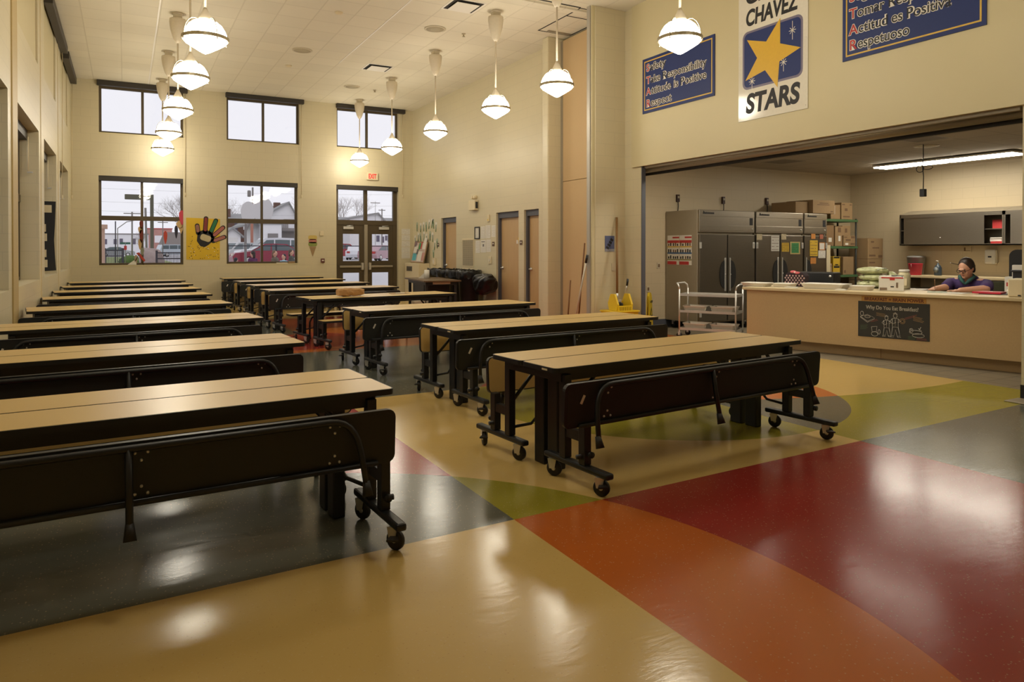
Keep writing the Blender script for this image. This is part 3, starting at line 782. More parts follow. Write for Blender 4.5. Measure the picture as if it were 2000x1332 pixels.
# hand poster
t = thing('hand_poster', 'yellow paper with a cut-out hand of coloured fingers between the windows', 'poster', (1.80, YW, 1.73), FACE_BACK)
b = MB(); b.prism([(-.41, -.54), (.39, -.55), (.40, .52), (-.02, .53), (-.41, .54)], 0, .003, pr('yellow_paper', (.66, .43, .02), .7, 0, .07, 3)); b.build('paper', t)
MBLK = pr('black_paper', (.018, .018, .02), .8)
b = MB(); b.prism([(-.14, .17), (.0, .23), (.16, .20), (.24, .08), (.26, -.02), (.12, -.16), (.02, -.22), (-.08, -.19), (-.16, -.06)], .003, .006, MBLK); b.build('palm', t)
MB().prism(rrect(.26, .16, .06), .006, .008, pr('glitter_beige', (.50, .42, .24), .6, 0, .2, 90), mtx=RZ(-.35)).build('palm_patch', t, (.05, .02, 0))
for x, y, L, a, col in ((-.13, .17, .20, .12, (.30, .14, .10)), (.04, .2, .36, -.06, (.22, .035, .03)), (.18, .18, .35, -.38, (.02, .16, .06)), (.24, .08, .35, -.82, (.40, .13, .11)), (.25, -.05, .30, -1.2, (.36, .14, .12))):
    L += .05; f = MB().prism(rrect(.112, L+.05, .055, 5, 0, L/2-.05), .003, .006, MBLK).build('finger', t, (x, y, 0), (0, 0, a))
    MB().prism(rrect(.078, L-.05, .038, 5, 0, L/2-.03), .006, .008, pr('finger_%d' % int(x*100+50), col, .7)).build('finger_patch', f)
b = MB(); rnd = random.Random(4)
for k in range(70): b.prism([(0, 0), (.018, .003), (.012, .02), (-.004, .014)], .003, .005, MBLK if rnd.random() < .75 else M_WHITE, mtx=T(rnd.uniform(-.37, .37), rnd.uniform(-.52, -.18) if k < 58 else rnd.uniform(-.2, .1), 0) @ RZ(rnd.uniform(0, 6)))
b.build('confetti', t)
# ice cream cut-out
t = thing('ice_cream_cutout', 'paper ice cream cone cut-out on the wall left of the entrance', 'decoration', (4.60, YW, 1.55), FACE_BACK)
MB().prism([(-.095, -.02), (.095, -.02), (.0, -.30)], 0, .004, M_CARD).build('cone', t)
for y, w, col in ((.05, .24, (.24, .28, .07)), (.135, .22, (.45, .16, .12)), (.235, .24, (.58, .43, .12))): MB().prism(rrect(w, .12, .05), 0, .005, pr('scoop_%d' % int(y*1000), col, .7)).build('scoop', t, (0, y, 0))
o = MB().box(-.05, .05, -.065, .065, 0, .03, M_CREAMP, .006).build('wall_thermostat', None, (4.845, YW, 1.90), FACE_BACK); tag(o, 'small cream thermostat above the dark red call box', 'thermostat')
o = MB().box(-.05, .05, -.06, .06, 0, .05, pr('dark_red_box', (.12, .03, .02), .5), .006).box(-.03, .03, -.01, .02, .05, .055, M_WHITE).build('fire_call_box', None, (4.87, YW, 1.14), FACE_BACK); tag(o, 'dark red call box low on the wall left of the entrance', 'alarm box')
for k, z in enumerate((1.98, 1.80, 1.62, 1.44, 1.27)):
    o = sheet('notice_paper', .26, .165, M_PAPER, (7.33, YW, z), FACE_BACK, ['topmost white notice in the column right of the entrance', 'second white notice from the top right of the entrance', 'middle white notice in the column right of the entrance', 'fourth white notice down in the column right of the entrance', 'lowest white notice in the column right of the entrance'][k], 'paper', 'notices right of the entrance')
    lines_on(o, .26, .165, 5, M_GREYINK, seed=k)
# paper decorations on window 1
def decal(name, poly, col, x, z, label, y=YF+.11, extra=None):
    b = MB(); b.prism(poly, 0, .004, pr('paper_'+name+'_%.2f' % x, col, .8, 0, .1, 8))
    if extra: extra(b)
    o = b.build(name, None, (x, y, z), FACE_BACK); tag(o, label, 'decoration', 'paper cut-outs on the left window'); return o
def leafp(w, h): return [(w*math.sin(a)*(.7+.3*math.cos(a)), h*math.cos(a)) for a in [k*PI/7 for k in range(14)]]
for k, (dx, z, h, col) in enumerate(((0, 2.07, .11, (.16, .03, .02)), (-.03, 1.94, .09, (.50, .34, .16)), (.0, 1.78, .17, (.10, .03, .02)), (-.03, 1.58, .14, (.07, .02, .015)), (.02, 1.40, .10, (.24, .26, .18)))):
    decal('leaf_cutout', leafp(.055, h), col, .37+dx, z, 'paper leaf on the window mullion, %s of the five in the strip' % ['top', 'second', 'middle', 'fourth', 'lowest'][k])
decal('red_pennant_cutout', [(-.10, .08), (-.03, .10), (.11, -.10), (.08, -.14)], (.45, .06, .04), .35, 1.28, 'slanted red paper strip low on the left window mullion')
decal('tan_leaf_cutout', leafp(.05, .13), (.42, .32, .22), .25, 1.19, 'tan paper leaf at the bottom of the left window mullion')
decal('red_oval_cutout', leafp(.06, .17), (.50, .07, .05), .915, 1.76, 'red paper oval on the lower right pane of the left window')
decal('black_oval_cutout', leafp(.055, .17), (.03, .03, .05), 1.165, 1.90, 'black paper oval on the left window, beside the smiling one')
decal('smiling_cutout', [(-.10, .08), (-.04, .16), (.06, .16), (.11, .05), (.07, -.06), (.02, -.18), (-.03, -.05)], (.60, .40, .18), 1.255, 2.03, 'smiling orange paper balloon on the left window', extra=lambda b: b.tube([(-.05, .0, .006), (.0, -.03, .006), (.06, .01, .006)], .008, M_TAPE, 5))
decal('pink_oval_cutout', leafp(.10, .19), (.55, .06, .09), 1.30, 2.27, 'pink paper oval at the right frame of the left window', y=YF+.07)
o = MB().prism([(-.16, -.05), (-.02, .06), (.02, .04), (.04, -.05)], 0, .01, M_PAPER).tube([(-.0, .02, .0), (.09, .2, .02), (.20, -.06, .03)], .012, M_BRONZE, 5).build('torn_paper_cutout', None, (.22, YF+.05, 1.12), FACE_BACK); tag(o, 'torn white paper on the left window sill', 'decoration')
o = MB().box(-.09, .09, -.03, .03, 0, .05, M_CARD, .005).build('small_box', None, (4.03, YF+.03, 1.075)); tag(o, 'small tan box on the sill of the second window', 'box')
o = MB().prism([(-.16, -.03), (.14, -.035), (.1, .03), (-.12, .03)], 0, .02, M_PAPER).build('crumpled_paper', None, (3.78, YF+.03, 1.075)); tag(o, 'white crumpled paper on the sill of the second window', 'paper')

# black paper banner with cream squares hanging in the second window niche
t = thing('film_strip_banner', 'black paper banner with cream squares in the left wall window niche', 'banner', (-1.245, 15.795, 1.70), FACE_BACK); t.scale = (1, .70, 1)
b = MB(); b.prism([(-.125, -.94), (.115, -.91), (.10, -.60), (.085, -.1), (.10, .3), (.115, .93), (-.125, .93)], 0, .006, MBLK); b.build('strip', t)
for z, w, dx in ((.73, .14, -.02), (.22, .085, -.085), (-.03, .10, -.075), (-.46, .09, -.08), (-.73, .10, -.07)): MB().box(-w/2, w/2, -.10, .10, .006, .008, M_CREAMP).build('square', t, (dx, z, 0))

# ---------------------------------------------------------------- things on the right block wall
XW = 7.548
rnd = random.Random(3)
MP = [(rnd.uniform(-.01, .01), 0)]
def wall_flower(y, z, k):
    t = thing('paper_flower', 'green stemmed paper flower, one of the cluster above the leaning photo board', 'decoration', (XW, y, z), FACE_LEFT, group='paper flowers on the block wall')
    a = rnd.uniform(-.25, .25)
    MB().prism([(-.024, 0), (.022, 0), (.02, .2), (-.018, .2)], .004, .006, pr('dull_green_paper', (.09, .17, .06), .8), mtx=RZ(a)).build('stem', t)
    MB().prism([(-.055, .06), (.05, .10), (.065, .25), (0, .28), (-.07, .25)], 0, .003, M_PAPER if k % 3 else pr('pale_green_paper', (.40, .44, .34), .7), mtx=RZ(a)).build('bloom', t)
fl = [(19.62, 1.98), (19.35, 1.95), (19.1, 1.97), (18.9, 1.96), (18.72, 2.03), (18.5, 2.05), (18.35, 2.03), (18.2, 1.94), (19.55, 1.68), (19.32, 1.66), (19.08, 1.70), (18.85, 1.64), (18.62, 1.70), (18.42, 1.66), (18.3, 1.44), (18.1, 1.48), (19.75, 1.60), (19.72, 1.3), (18.35, 1.18)]
for k, (y, z) in enumerate(fl): wall_flower(y, z, k)
# water cooler cabinet with a photo board leaning on top
t = thing('small_cabinet', 'cream cabinet with a small grille under the leaning photo board', 'cabinet', (7.38, 19.2, 0))
MB().box(-.17, .165, -.55, .55, 0, 1.06, M_CREAMP, .01).build('body', t)
b = MB(); b.box(-.178, -.17, -.05, .38, .83, .97, M_STEELP)
for k in range(8): b.box(-.181, -.178, -.05, .38, .84+k*.016, .847+k*.016, M_DKHOLE)
b.build('grille', t)
t = thing('photo_board', 'leaning board of photos and notes on the cream cabinet', 'board', (7.36, 19.15, 1.065), (0, .22, 0))
MB().box(-.012, .012, -.50, .50, 0, .62, M_CARD).build('board', t); MB().box(-.0135, -.012, -.47, .47, .03, .59, pr('pinkish_paper', (.52, .40, .35), .8, 0, .2, 9)).build('backing_sheet', t)
for k, (y, z, w, h, m) in enumerate(((.28, .10, .30, .18, M_LTBLUE), (-.12, .08, .34, .26, M_PAPER), (.30, .33, .26, .18, M_PAPER), (0.02, .42, .14, .16, M_GREEN), (-.1, .44, .07, .18, M_RED), (-.33, .43, .22, .3, M_PAPER), (-.36, .1, .18, .2, pr('pink_paper', (.5, .25, .22), .7)), (.12, .28, .16, .12, pr('grey_photo', (.15, .14, .13), .6)), (.36, .5, .16, .15, pr('mauve_photo', (.22, .14, .16), .6)))):
    MB().box(-.0165, -.0136, y-w/2, y+w/2, z-.03, z+h, m).build('pinned_sheet', t)
# vent grille, framed notice, papers, plaques
t = thing('wall_vent_grille', 'tall louvred air grille on the block wall beside the first wooden door', 'vent', (XW, 16.1, 1.37), FACE_LEFT)
b = MB(); b.box(-.34, .34, -.36, .36, 0, .01, M_CREAMP, .003); b.build('frame', t)
b = MB(); b.box(-.30, .30, -.32, .32, .01, .012, pr('dim_louvre_gap', (.26, .22, .14), .7))
for k in range(26): b.box(-.30, .30, -.315+k*.0245, -.305+k*.0245, .012, .022, M_VENT)
for k in range(7): b.box(-.30+k*.1-.003, -.30+k*.1+.003, -.32, .32, .02, .024, M_VENT)
b.build('louvres', t)
o = MB().box(-.32, .32, -.09, .09, 0, .01, M_CREAMP, .003).box(-.29, .29, -.07, .07, .01, .013, M_VENT).build('return_grille', None, (XW, 16.1, .90), FACE_LEFT); tag(o, 'low cream grille just under the tall louvred one', 'vent')
t = thing('framed_notice', 'black framed certificate on the block wall', 'frame', (XW, 15.57, 1.855), FACE_LEFT)
b = MB(); 
ring_of_bars(b, -.135, .135, -.15, .15, .025, 0, .02, M_BLACK)
b.build('frame', t); s = MB().box(-.115, .115, -.13, .13, 0, .006, M_PAPER).build('sheet', t); lines_on(s, .2, .24, 9, M_GREYINK, z=.007)
for k, (y, z, w, h, lab) in enumerate(((15.27, 1.86, .24, .29, 'white notice just right of the black framed certificate'), (15.0, 1.87, .26, .31, 'white notice in the middle of the upper row beside the frame'), (14.72, 1.88, .2, .27, 'small white notice at the right end of the upper row'),
                                       (15.55, 1.52, .24, .30, 'white notice below the black framed certificate'), (15.25, 1.53, .28, .30, 'white notice with a heavy heading in the lower row'), (14.97, 1.54, .24, .29, 'white notice at the right end of the lower row'))):
    o = sheet('notice_paper', w, h, M_PAPER, (XW, y, z), FACE_LEFT, lab, 'paper', 'notices on the block wall'); lines_on(o, w, h, 9, M_GREYINK, seed=20+k, z=.0025)
    if k == 4: MB().box(-.10, .08, .10, .115, .002, .003, M_INK).box(-.03, .04, -.01, .05, .002, .003, pr('grey_photo', (.15, .14, .13), .6)).build('heading', o)
for y, z, lab in ((18.03, 1.58, 'small dark room plaque left of the first wooden door'), (14.72, 1.58, 'small dark room plaque left of the middle wooden door'), (13.40, 1.60, 'small dark room plaque between the two right wooden doors')):
    o = MB().box(-.055, .055, -.05, .05, 0, .008, pr('brown_plaque', (.10, .05, .025), .5)).box(-.03, .03, -.005, .02, .008, .009, M_WHITE).build('room_plaque', None, (XW, y, z), FACE_LEFT); tag(o, lab, 'plaque', 'room plaques')
t = thing('emergency_light', 'boxy emergency light unit high on the block wall', 'emergency light', (XW, 15.7, 2.53), FACE_LEFT)
MB().box(-.18, .18, -.12, .12, 0, .10, M_CREAMP, .01).build('case', t)
for x in (-.04, .07): MB().lathe([(.02, -.07), (.045, -.05), (.045, .02), (.02, .03)], M_CREAMP, 12, T(x, .20, .05)).box(x-.012, x+.012, .19, .24, .04, .06, M_BLACK).build('lamp_head', t)
MB().box(.185, .19, -.08, .08, .02, .08, M_BLACK).build('side_slots', t)
o = MB().box(-.05, .05, -.08, .08, 0, .03, M_CREAMP, .006).box(-.02, .02, -.06, -.02, .03, .032, M_YELLOW).build('wall_sensor', None, (XW, 14.95, 2.19), FACE_LEFT); tag(o, 'narrow cream sensor above the notices', 'sensor')
o = MB().box(-.07, .07, -.09, .09, 0, .02, M_CREAMP, .006).box(-.02, .02, -.03, .03, .02, .035, M_WHITE).build('light_switch', None, (XW, 14.88, 1.20), FACE_LEFT); tag(o, 'cream light switch left of the middle wooden door', 'switch', 'switch plates')
o = MB().box(-.10, .10, -.10, .10, 0, .03, M_CREAMP, .006).box(-.06, .0, -.06, .05, .03, .04, M_WHITE).build('light_switch', None, (XW, 18.28, 1.12), FACE_LEFT); tag(o, 'cream switch plate left of the first wooden door', 'switch', 'switch plates')

# ---------------------------------------------------------------- trash cans and the dark table
def trash_can(x, y, lab, seed):
    rn = random.Random(seed)
    t = thing('trash_can', lab, 'trash can', (x, y, 0), rn.uniform(0, 6), group='grey trash cans with black liners')
    MB().lathe([(.20, 0), (.21, .01), (.255, .80), (.27, .80), (.27, .83), (.25, .83), (.24, .78), (.19, .05)], pr('charcoal_can', (.035, .035, .033), .5), 24, cap=False).lathe([(.2, 0), (.19, .05)], pr('charcoal_can', (.035, .035, .033), .5), 24).build('bin', t)
    b = MB(); seg = 40; rows = [(.262, .95, .0), (.29, .96, .02), (.30, .90, .03), (.292, .82, .03), (.288, .77, .02)]
    rings = []
    for r, z, j in rows: rings.append([b.bm.verts.new(((r+rn.uniform(-j, j))*math.cos(2*PI*k/seg), (r+rn.uniform(-j, j))*math.sin(2*PI*k/seg), z+rn.uniform(-j, j))) for k in range(seg)])
    fs = [b.bm.faces.new((p[k], p[(k+1) % seg], q[(k+1) % seg], q[k])) for p, q in zip(rings, rings[1:]) for k in range(seg)]
    b._set(fs, pr('black_bag_plastic', (.008, .008, .008), .28, 0, .1, 20, .4), True); b.lathe([(.265, .92), (.01, .90)], MATS['black_bag_plastic'], 24)
    b.build('bag_liner', t)
for x, y, lab, s in ((7.22, 17.25, 'grey trash can with black liner, farthest of the row by the block wall', 1), (7.22, 16.62, 'second trash can from the far end of the row', 2), (7.20, 15.98, 'third trash can from the far end, behind the dark table', 3), (7.2, 15.32, 'nearest trash can of the row, next to the bulging black bag', 4)): trash_can(x, y, lab, s)
b = MB(); bmesh.ops.create_icosphere(b.bm, subdivisions=5, radius=1); rn = random.Random(8); cs = [(Vector((rn.uniform(-1, 1), rn.uniform(-1, 1), rn.uniform(-1, 1))).normalized(), rn.uniform(-.14, .14)) for _ in range(70)]
for v in b.bm.verts:
    n = v.co.normalized(); k = 1+sum(a*max(0, n.dot(d)-.80)*5 for d, a in cs)+.03*math.sin(14*n.y+9*n.z)
    z = n.z*k; sq = lambda c: math.copysign(abs(c)**.7, c)
    v.co = Vector((sq(n.x)*.21*k, sq(n.y)*.36*k-.12*z, sq(z)*.25))
b._set(b.bm.faces, MATS['black_bag_plastic'], True)
o = b.build('trash_bag', None, (7.26, 14.64, .655)); tag(o, 'bulging black plastic trash bag hanging from the nearest trash can', 'bag')
t = thing('dark_top_table', 'dark wood-topped table with a black base before the trash cans', 'table', (6.28, 15.40, 0), -.13)
MB().prism(rrect(.85, 1.95, .02), .735, .765, pr('walnut_laminate', (.115, .065, .030), .3, 0, .1, 30, stretch=(6, 1, 1))).build('tabletop', t)
b = MB(); b.box(-.36, .36, -.85, .85, .66, .735, M_BLACK); b.build('apron', t)
MB().box(-.30, .30, -.45, .62, .05, .66, M_BLACK, .01).build('base_cabinet', t)
MB().box(-.2, .2, -.865, -.85, .68, .73, M_CREAMP).build('label_strip', t)
for sx in (-1, 1):
    for yy in (-.8, .8): MB().box(sx*.33-.03, sx*.33+.03, yy-.03, yy+.03, 0, .68, M_BLACK).build('leg', t)
o = MB().lathe([(.022, 0), (.062, 0), (.062, .20), (.022, .20), (.022, 0)], M_PAPER, 20, cap=False).prism([(0, .0), (.20, .0), (.02, .15)], .055, .057, M_PAPER, mtx=RX(PI/2) @ RY(PI)).build('paper_towel_roll', None, (6.3, 15.75, .766)); tag(o, 'white paper towel roll standing on the dark-topped table', 'paper roll')
for k, (x, y) in enumerate(((5.45, 14.15), (5.75, 14.0))):
    b = MB(); b.box(-.13, .13, -.13, .13, 0, .30, pr('translucent_bag', (.42, .37, .28), .35, 0, .2, 16, .6), .04); b.prism([(-.12, -.12), (.13, -.1), (.1, .13), (-.1, .12)], .30, .36, MATS['translucent_bag'])
    o = b.build('plastic_bag', None, (x, y, 0), (0, 0, .4*k)); tag(o, ['left of two pale plastic bags on the floor below the dark table', 'right of two pale plastic bags on the floor below the dark table'][k], 'bag', 'pale plastic bags')

# ---------------------------------------------------------------- broom corner: sticks, mop bucket, wet floor sign
M_STICK = pr('brown_stick', (.20, .085, .025), .55)
def stick(name, p, q, r, m, label, cat, extra=None):
    c = Vector(p); b = MB(); b.tube([(0, 0, 0), Vector(q)-c], r, m, 8)
    if extra: extra(b, Vector(q)-c)
    o = b.build(name, None, c); return tag(o, label, cat, 'handles leaning in the pocket')
stick('broom_stick', (7.01, 10.42, 0), (6.94, 10.10, 1.56), .014, M_STICK, 'tall brown broom stick leaning at the edge of the partition pocket', 'broom')
def grip(b, d): b.tube([d*.90, d*1.0], .022, M_BLACK, 8)
stick('cleaning_pole', (6.83, 10.30, 0), (6.872, 9.92, 1.36), .015, pr('white_metal_tube', (.60, .55, .45), .4, .3), 'white cleaning pole with black grip leaning across the brown stick', 'pole', grip)
stick('short_stick', (6.92, 10.62, 0), (6.99, 10.62, .90), .014, M_STICK, 'short brown stick standing before the partition panel', 'stick')
t = thing('mop_bucket', 'yellow mop bucket with wringer against the block wall', 'mop bucket', (7.25, 9.52, 0), .05)
b = MB(); b.prism(rrect(.46, .40, .06), .09, .12, M_YELLOW); n0 = len(b.bm.verts)
lo, hi = rrect(.42, .36, .06), rrect(.52, .44, .06)
va = [b.bm.verts.new((x, y, .12)) for x, y in lo]; vb = [b.bm.verts.new((x, y, .44)) for x, y in hi]; vc = [b.bm.verts.new((x*.93, y*.93, .44)) for x, y in hi]; vd = [b.bm.verts.new((x*.9, y*.9, .14)) for x, y in lo]
fs = []
for p, q in ((va, vb), (vb, vc), (vc, vd)): fs += [b.bm.faces.new((p[i], p[(i+1) % len(p)], q[(i+1) % len(p)], q[i])) for i in range(len(p))]
fs.append(b.bm.faces.new(vd)); b._set(fs, M_YELLOW); b.prism(rrect(.55, .47, .07), .42, .435, M_YELLOW)
b.build('tub', t)
for sx in (-1, 1):
    for sy in (-1, 1): MB().lathe([(.01, -.014), (.04, -.012), (.04, .012), (.01, .014)], M_RUBBER, 12, T(sx*.19, sy*.15, .04) @ RX(PI/2)).box(sx*.19-.015, sx*.19+.015, sy*.15-.03, sy*.15+.03, .04, .09, M_YELLOW).build('caster', t)
b = MB()
for sx, xx in ((-1, -.13), (1, .17)): b.prism([(-.10, 0), (.10, 0), (.13, .12), (.06, .27), (-.04, .27), (-.12, .10)], -.018, .018, M_YELLOW, mtx=T(xx, 0, .44) @ RZ(PI/2) @ RX(PI/2) @ RZ(0))
b.box(-.13, .17, -.12, -.10, .43, .52, M_YELLOW)
for k in range(7): b.box(-.10+k*.038, -.085+k*.038, -.125, -.12, .44, .50, pr('dark_yellow', (.35, .22, .01), .5))
b.box(-.13, .17, .10, .12, .43, .58, M_YELLOW); b.build('wringer', t)
MB().tube([(.17, .08, .62), (.19, .06, .80), (.20, .05, .84)], .011, M_CHROME, 8).tube([(.20, .05, .84), (.215, .045, .955)], .018, M_BLACK, 8).build('wringer_handle', t)
t = thing('wet_mop', 'wet mop standing in the yellow bucket, its long wooden handle on the wall', 'mop', (7.22, 9.55, .5))
MB().tube([(0, 0, .20), (.20, .28, 1.50)], .02, pr('wooden_handle', (.21, .105, .03), .55), 8).build('handle', t)
MB().tube([(0, 0, .10), (0, 0, .22)], .02, M_CHROME, 8).box(-.08, .08, -.012, .012, .06, .11, M_CHROME, .005).build('clamp', t)
b = MB(); rn = random.Random(2)
for k in range(34):
    a = rn.uniform(0, 2*PI); r = rn.uniform(.02, .10)
    b.tube([(rn.uniform(-.08, .08), 0, .07), (r*1.0*math.cos(a), r*.6*math.sin(a), .05), (r*1.1*math.cos(a), r*.7*math.sin(a), .0)], .012, pr('grey_yarn', (.05, .045, .04), .9), 5)
b.build('yarn_head', t)
t = thing('wet_floor_sign', 'folded yellow wet floor sign just inside the kitchen opening', 'sign', (8.235, 9.95, 0), .65)
for s in (-1, 1):
    b = MB(); b.prism([(-.15, 0), (.15, 0), (.11, .62), (.05, .68), (-.05, .68), (-.11, .62)], -.008, .008, M_YELLOW, mtx=T(0, s*.03, 0) @ RX(s*.03) @ RX(PI/2)); p = b.build('panel', t)
    if s < 0:
        text('CAUTION', .06, M_INK, p, (0, 0, 0), .18, 'lettering').matrix_local = T(-.09, -.0395, .50) @ RX(PI/2)
        MB().prism([(-.09, 0), (.09, 0), (0, .16)], 0, .001, M_INK).prism([(-.05, .02), (.05, .02), (0, .11)], .001, .002, M_YELLOW).build('warning_triangle', p).matrix_local = T(0, -.0395, .26) @ RX(PI/2)
t = thing('blue_poster', 'small blue poster with dark print beside the mop handle', 'poster', (7.29, 9.857, 1.55), FACE_BACK)
MB().box(-.10, .10, -.135, .135, 0, .003, pr('slate_blue_print', (.09, .11, .22), .5)).build('sheet', t)
b = MB()
for k in range(4): b.box(-.035, .03, -.02, .02, .003, .004, M_INK, mtx=T(-.045+k*.03, -.07+k*.045, 0) @ RZ(-.5))
b.box(-.1, .1, -.135, -.09, .003, .0035, pr('pale_blue_print', (.25, .26, .30), .6)); b.build('print', t)
o = MB().box(-.045, .045, -.07, .07, 0, .012, M_VENT, .004).build('blank_wall_plate', None, (7.375, 9.857, 1.15), FACE_BACK); tag(o, 'tan wall plate behind the long mop handle', 'plate')

# ---------------------------------------------------------------- kitchen: refrigerators
XK = 10.298
def fridge(x0, x1, doors, label):
    w = x1-x0; t = thing('reach_in_refrigerator', label, 'refrigerator', ((x0+x1)/2, 9.85, 0), group='steel refrigerators'); h = w/2
    y0, y1 = -.40, .43
    b = MB(); b.box(-h, h, y0, y1, .14, 2.16, M_STEELP, .006); b.box(-h+.02, h-.02, y0-.005, y0+.01, .16, 1.72, M_DKHOLE); b.build('cabinet', t)
    b = MB(); b.box(-h+.005, h-.005, y0-.045, y0, 1.76, 2.155, M_STEEL, .006); b.box(-h+.012, h-.012, y0-.052, y0-.045, 1.785, 1.885, M_STEEL, .003); b.box(-h+.012, h-.012, y0-.052, y0-.045, 2.045, 2.15, M_STEEL, .003)
    b.box(h-.13, h-.05, y0-.048, y0-.044, 1.90, 2.03, M_INK); b.build('top_panel', t)
    b = MB(); b.prism([(-.02, 0), (.0, .055), (.03, .02), (.06, .035), (.05, 0)], 0, .003, M_INK)
    for k in range(7): b.box(.045+k*.03, .068+k*.03, .0, .028, 0, .003, M_INK)
    b.build('name_badge', t, (-h+.10, y0-.053, 2.085), FACE_BACK)
    MB().lathe([(.016, 0), (.016, .01), (.008, .015)], M_CHROME, 10, RX(PI/2)).build('lock', t, (h-.08, y0-.052, 1.83))
    dw = w/doors
    for k in range(doors):
        a = -h+k*dw; c = a+dw
        b = MB(); b.box(a+.012, c-.012, y0-.05, y0-.004, .17, 1.72, M_STEELD, .008); d = b.build('door', t)
        hs = 1 if (doors == 2 and k == 0) else -1          # handle at the meeting edge
        hx = c-.075 if hs > 0 else a+.075
        b = MB(); m = 18; ps = []
        for j in range(m+1):
            z = -.26+.52*j/m; ps.append((-hs*.125*math.sqrt(max(0, 1-(z/.26)**2)), z))
        b.prism(ps if hs < 0 else ps[::-1], 0, .006, M_DKHOLE); b.build('recessed_grip', d, (hx, y0-.052, 1.0), FACE_BACK)
        MB().box(hx-.006, hx+.03 if hs > 0 else hx-.03, y0-.062, y0-.05, .70, 1.30, M_CHROME, .004).lathe([(.012, 0), (.012, .006)], M_CHROME, 10, T(hx+hs*.012, y0-.062, 1.0) @ RX(PI/2)).build('handle_edge', d)
        e = a+.03 if hs > 0 else c-.03
        b = MB()
        for z in (.3, 1.52): b.box(e-.03, e+.02, y0-.065, y0-.05, z-.05, z+.06, M_CHROME, .004)
        b.build('hinges', d)
    for sx in (-1, 1):
        for yy in (y0+.1, y1-.1): MB().lathe([(.02, -.015), (.055, -.015), (.055, .015), (.02, .015)], M_RUBBER, 14, T(sx*(h-.1), yy, .055) @ RY(PI/2)).box(sx*(h-.1)-.022, sx*(h-.1)+.022, yy-.02, yy+.02, .06, .14, M_CHROME).build('caster', t)
    return t
fridge(8.90, 10.275, 2, 'left steel two-door refrigerator with colour posters on its side')
fridge(10.305, 11.60, 2, 'middle steel two-door refrigerator with notes on its doors')
fridge(11.63, 12.30, 1, 'narrow single-door steel refrigerator beside the green shelves')
def food_poster(y, label, sd):
    t = thing('food_poster', label, 'poster', (8.898, y, 1.44), FACE_LEFT, 'colour posters on the refrigerator side')
    w, h = .315, .54
    MB().box(-w/2, w/2, -h/2, h/2, 0, .002, M_PAPER).build('sheet', t)
    b = MB(); cols = [M_RED, M_RED, M_GOLD, pr('blue_print', (.06, .12, .25), .6), pr('olive_print', (.25, .22, .08), .6), M_RED]
    b.box(-.02, w/2, .215, .245, .002, .003, M_RED)
    for z, hh, m in ((.155, .05, cols[1]), (.06, .022, cols[2]), (-.055, .03, cols[3]), (-.175, .022, cols[4]), (-.235, .06, cols[5])): b.box(-w/2, w/2 if z > -.2 else w*.28, z-hh/2, z+hh/2, .002, .003, m)
    b.build('colour_bands', t)
    b = MB(); rn = random.Random(sd)
    for r in range(3):
        for k in range(5):
            x = -w/2+.035+k*.055+(.02 if k > 1 else 0); z = .105-r*.117
            b.box(x-.018, x+.016, z-.03, z+.022+rn.uniform(-.01, .01), .002, .003, M_INK if rn.random() < .6 else M_TAPE)
    b.build('food_pictures', t)
food_poster(10.07, 'left of two colour-banded posters on the refrigerator side', 1); food_poster(9.745, 'right of two colour-banded posters on the refrigerator side', 2)
YD = 9.395
MYL = pr('yellow_note', (.62, .40, .03), .7); MOR = M_ORANGE
for k, (x0, x1, z0, z1, m, lab) in enumerate(((10.32, 10.46, 1.63, 1.74, M_CREAMP, 'small cream note at the top left of the middle refrigerator'), (10.70, 10.92, 1.42, 1.72, M_PAPER, 'white sheet hung at the top of the left door of the middle refrigerator'),
        (10.98, 11.11, 1.64, 1.75, M_CREAMP, 'small cream note at the top of the right door of the middle refrigerator'), (10.99, 11.19, 1.41, 1.58, MYL, 'pale yellow card on the right door of the middle refrigerator'),
        (11.22, 11.50, 1.36, 1.60, pr('pale_gold_frame', (.50, .40, .16), .6), 'green card in a gold border on the middle refrigerator'), (11.78, 12.01, 1.32, 1.63, MYL, 'tall bright yellow sheet on the narrow refrigerator'),
        (12.05, 12.22, 1.44, 1.59, M_PAPER, 'white card with orange edge on the narrow refrigerator'), (12.03, 12.24, 1.28, 1.43, M_PAPER, 'white sheet under the orange-edged card on the narrow refrigerator'),
        (11.80, 11.96, 1.17, 1.29, MOR, 'orange square note below the tall yellow sheet'), (11.82, 11.94, 1.66, 1.76, MOR, 'round orange note at the top of the narrow refrigerator'), (12.07, 12.17, 1.66, 1.75, pr('red_pink_note', (.45, .14, .08), .7), 'small red note at the top of the narrow refrigerator'))):
    w, h = x1-x0, z1-z0
    o = sheet('door_note', w, h, m, ((x0+x1)/2, YD, (z0+z1)/2), FACE_BACK, lab, 'note', 'notes on the refrigerator doors')
    if k == 4: MB().box(-w*.36, w*.36, -h*.4, h*.4, .002, .003, M_GREEN).build('green_card', o); lines_on(o, w*.7, h*.6, 4, M_INK, z=.0042)
    elif k == 6: b = MB(); frame_strip(b, -w/2, w/2, -h/2, h/2, .004, .012, M_ORANGE); b.build('orange_edge', o)
    elif k != 9: lines_on(o, w, h, 5, M_TAPE, seed=k, z=.003)
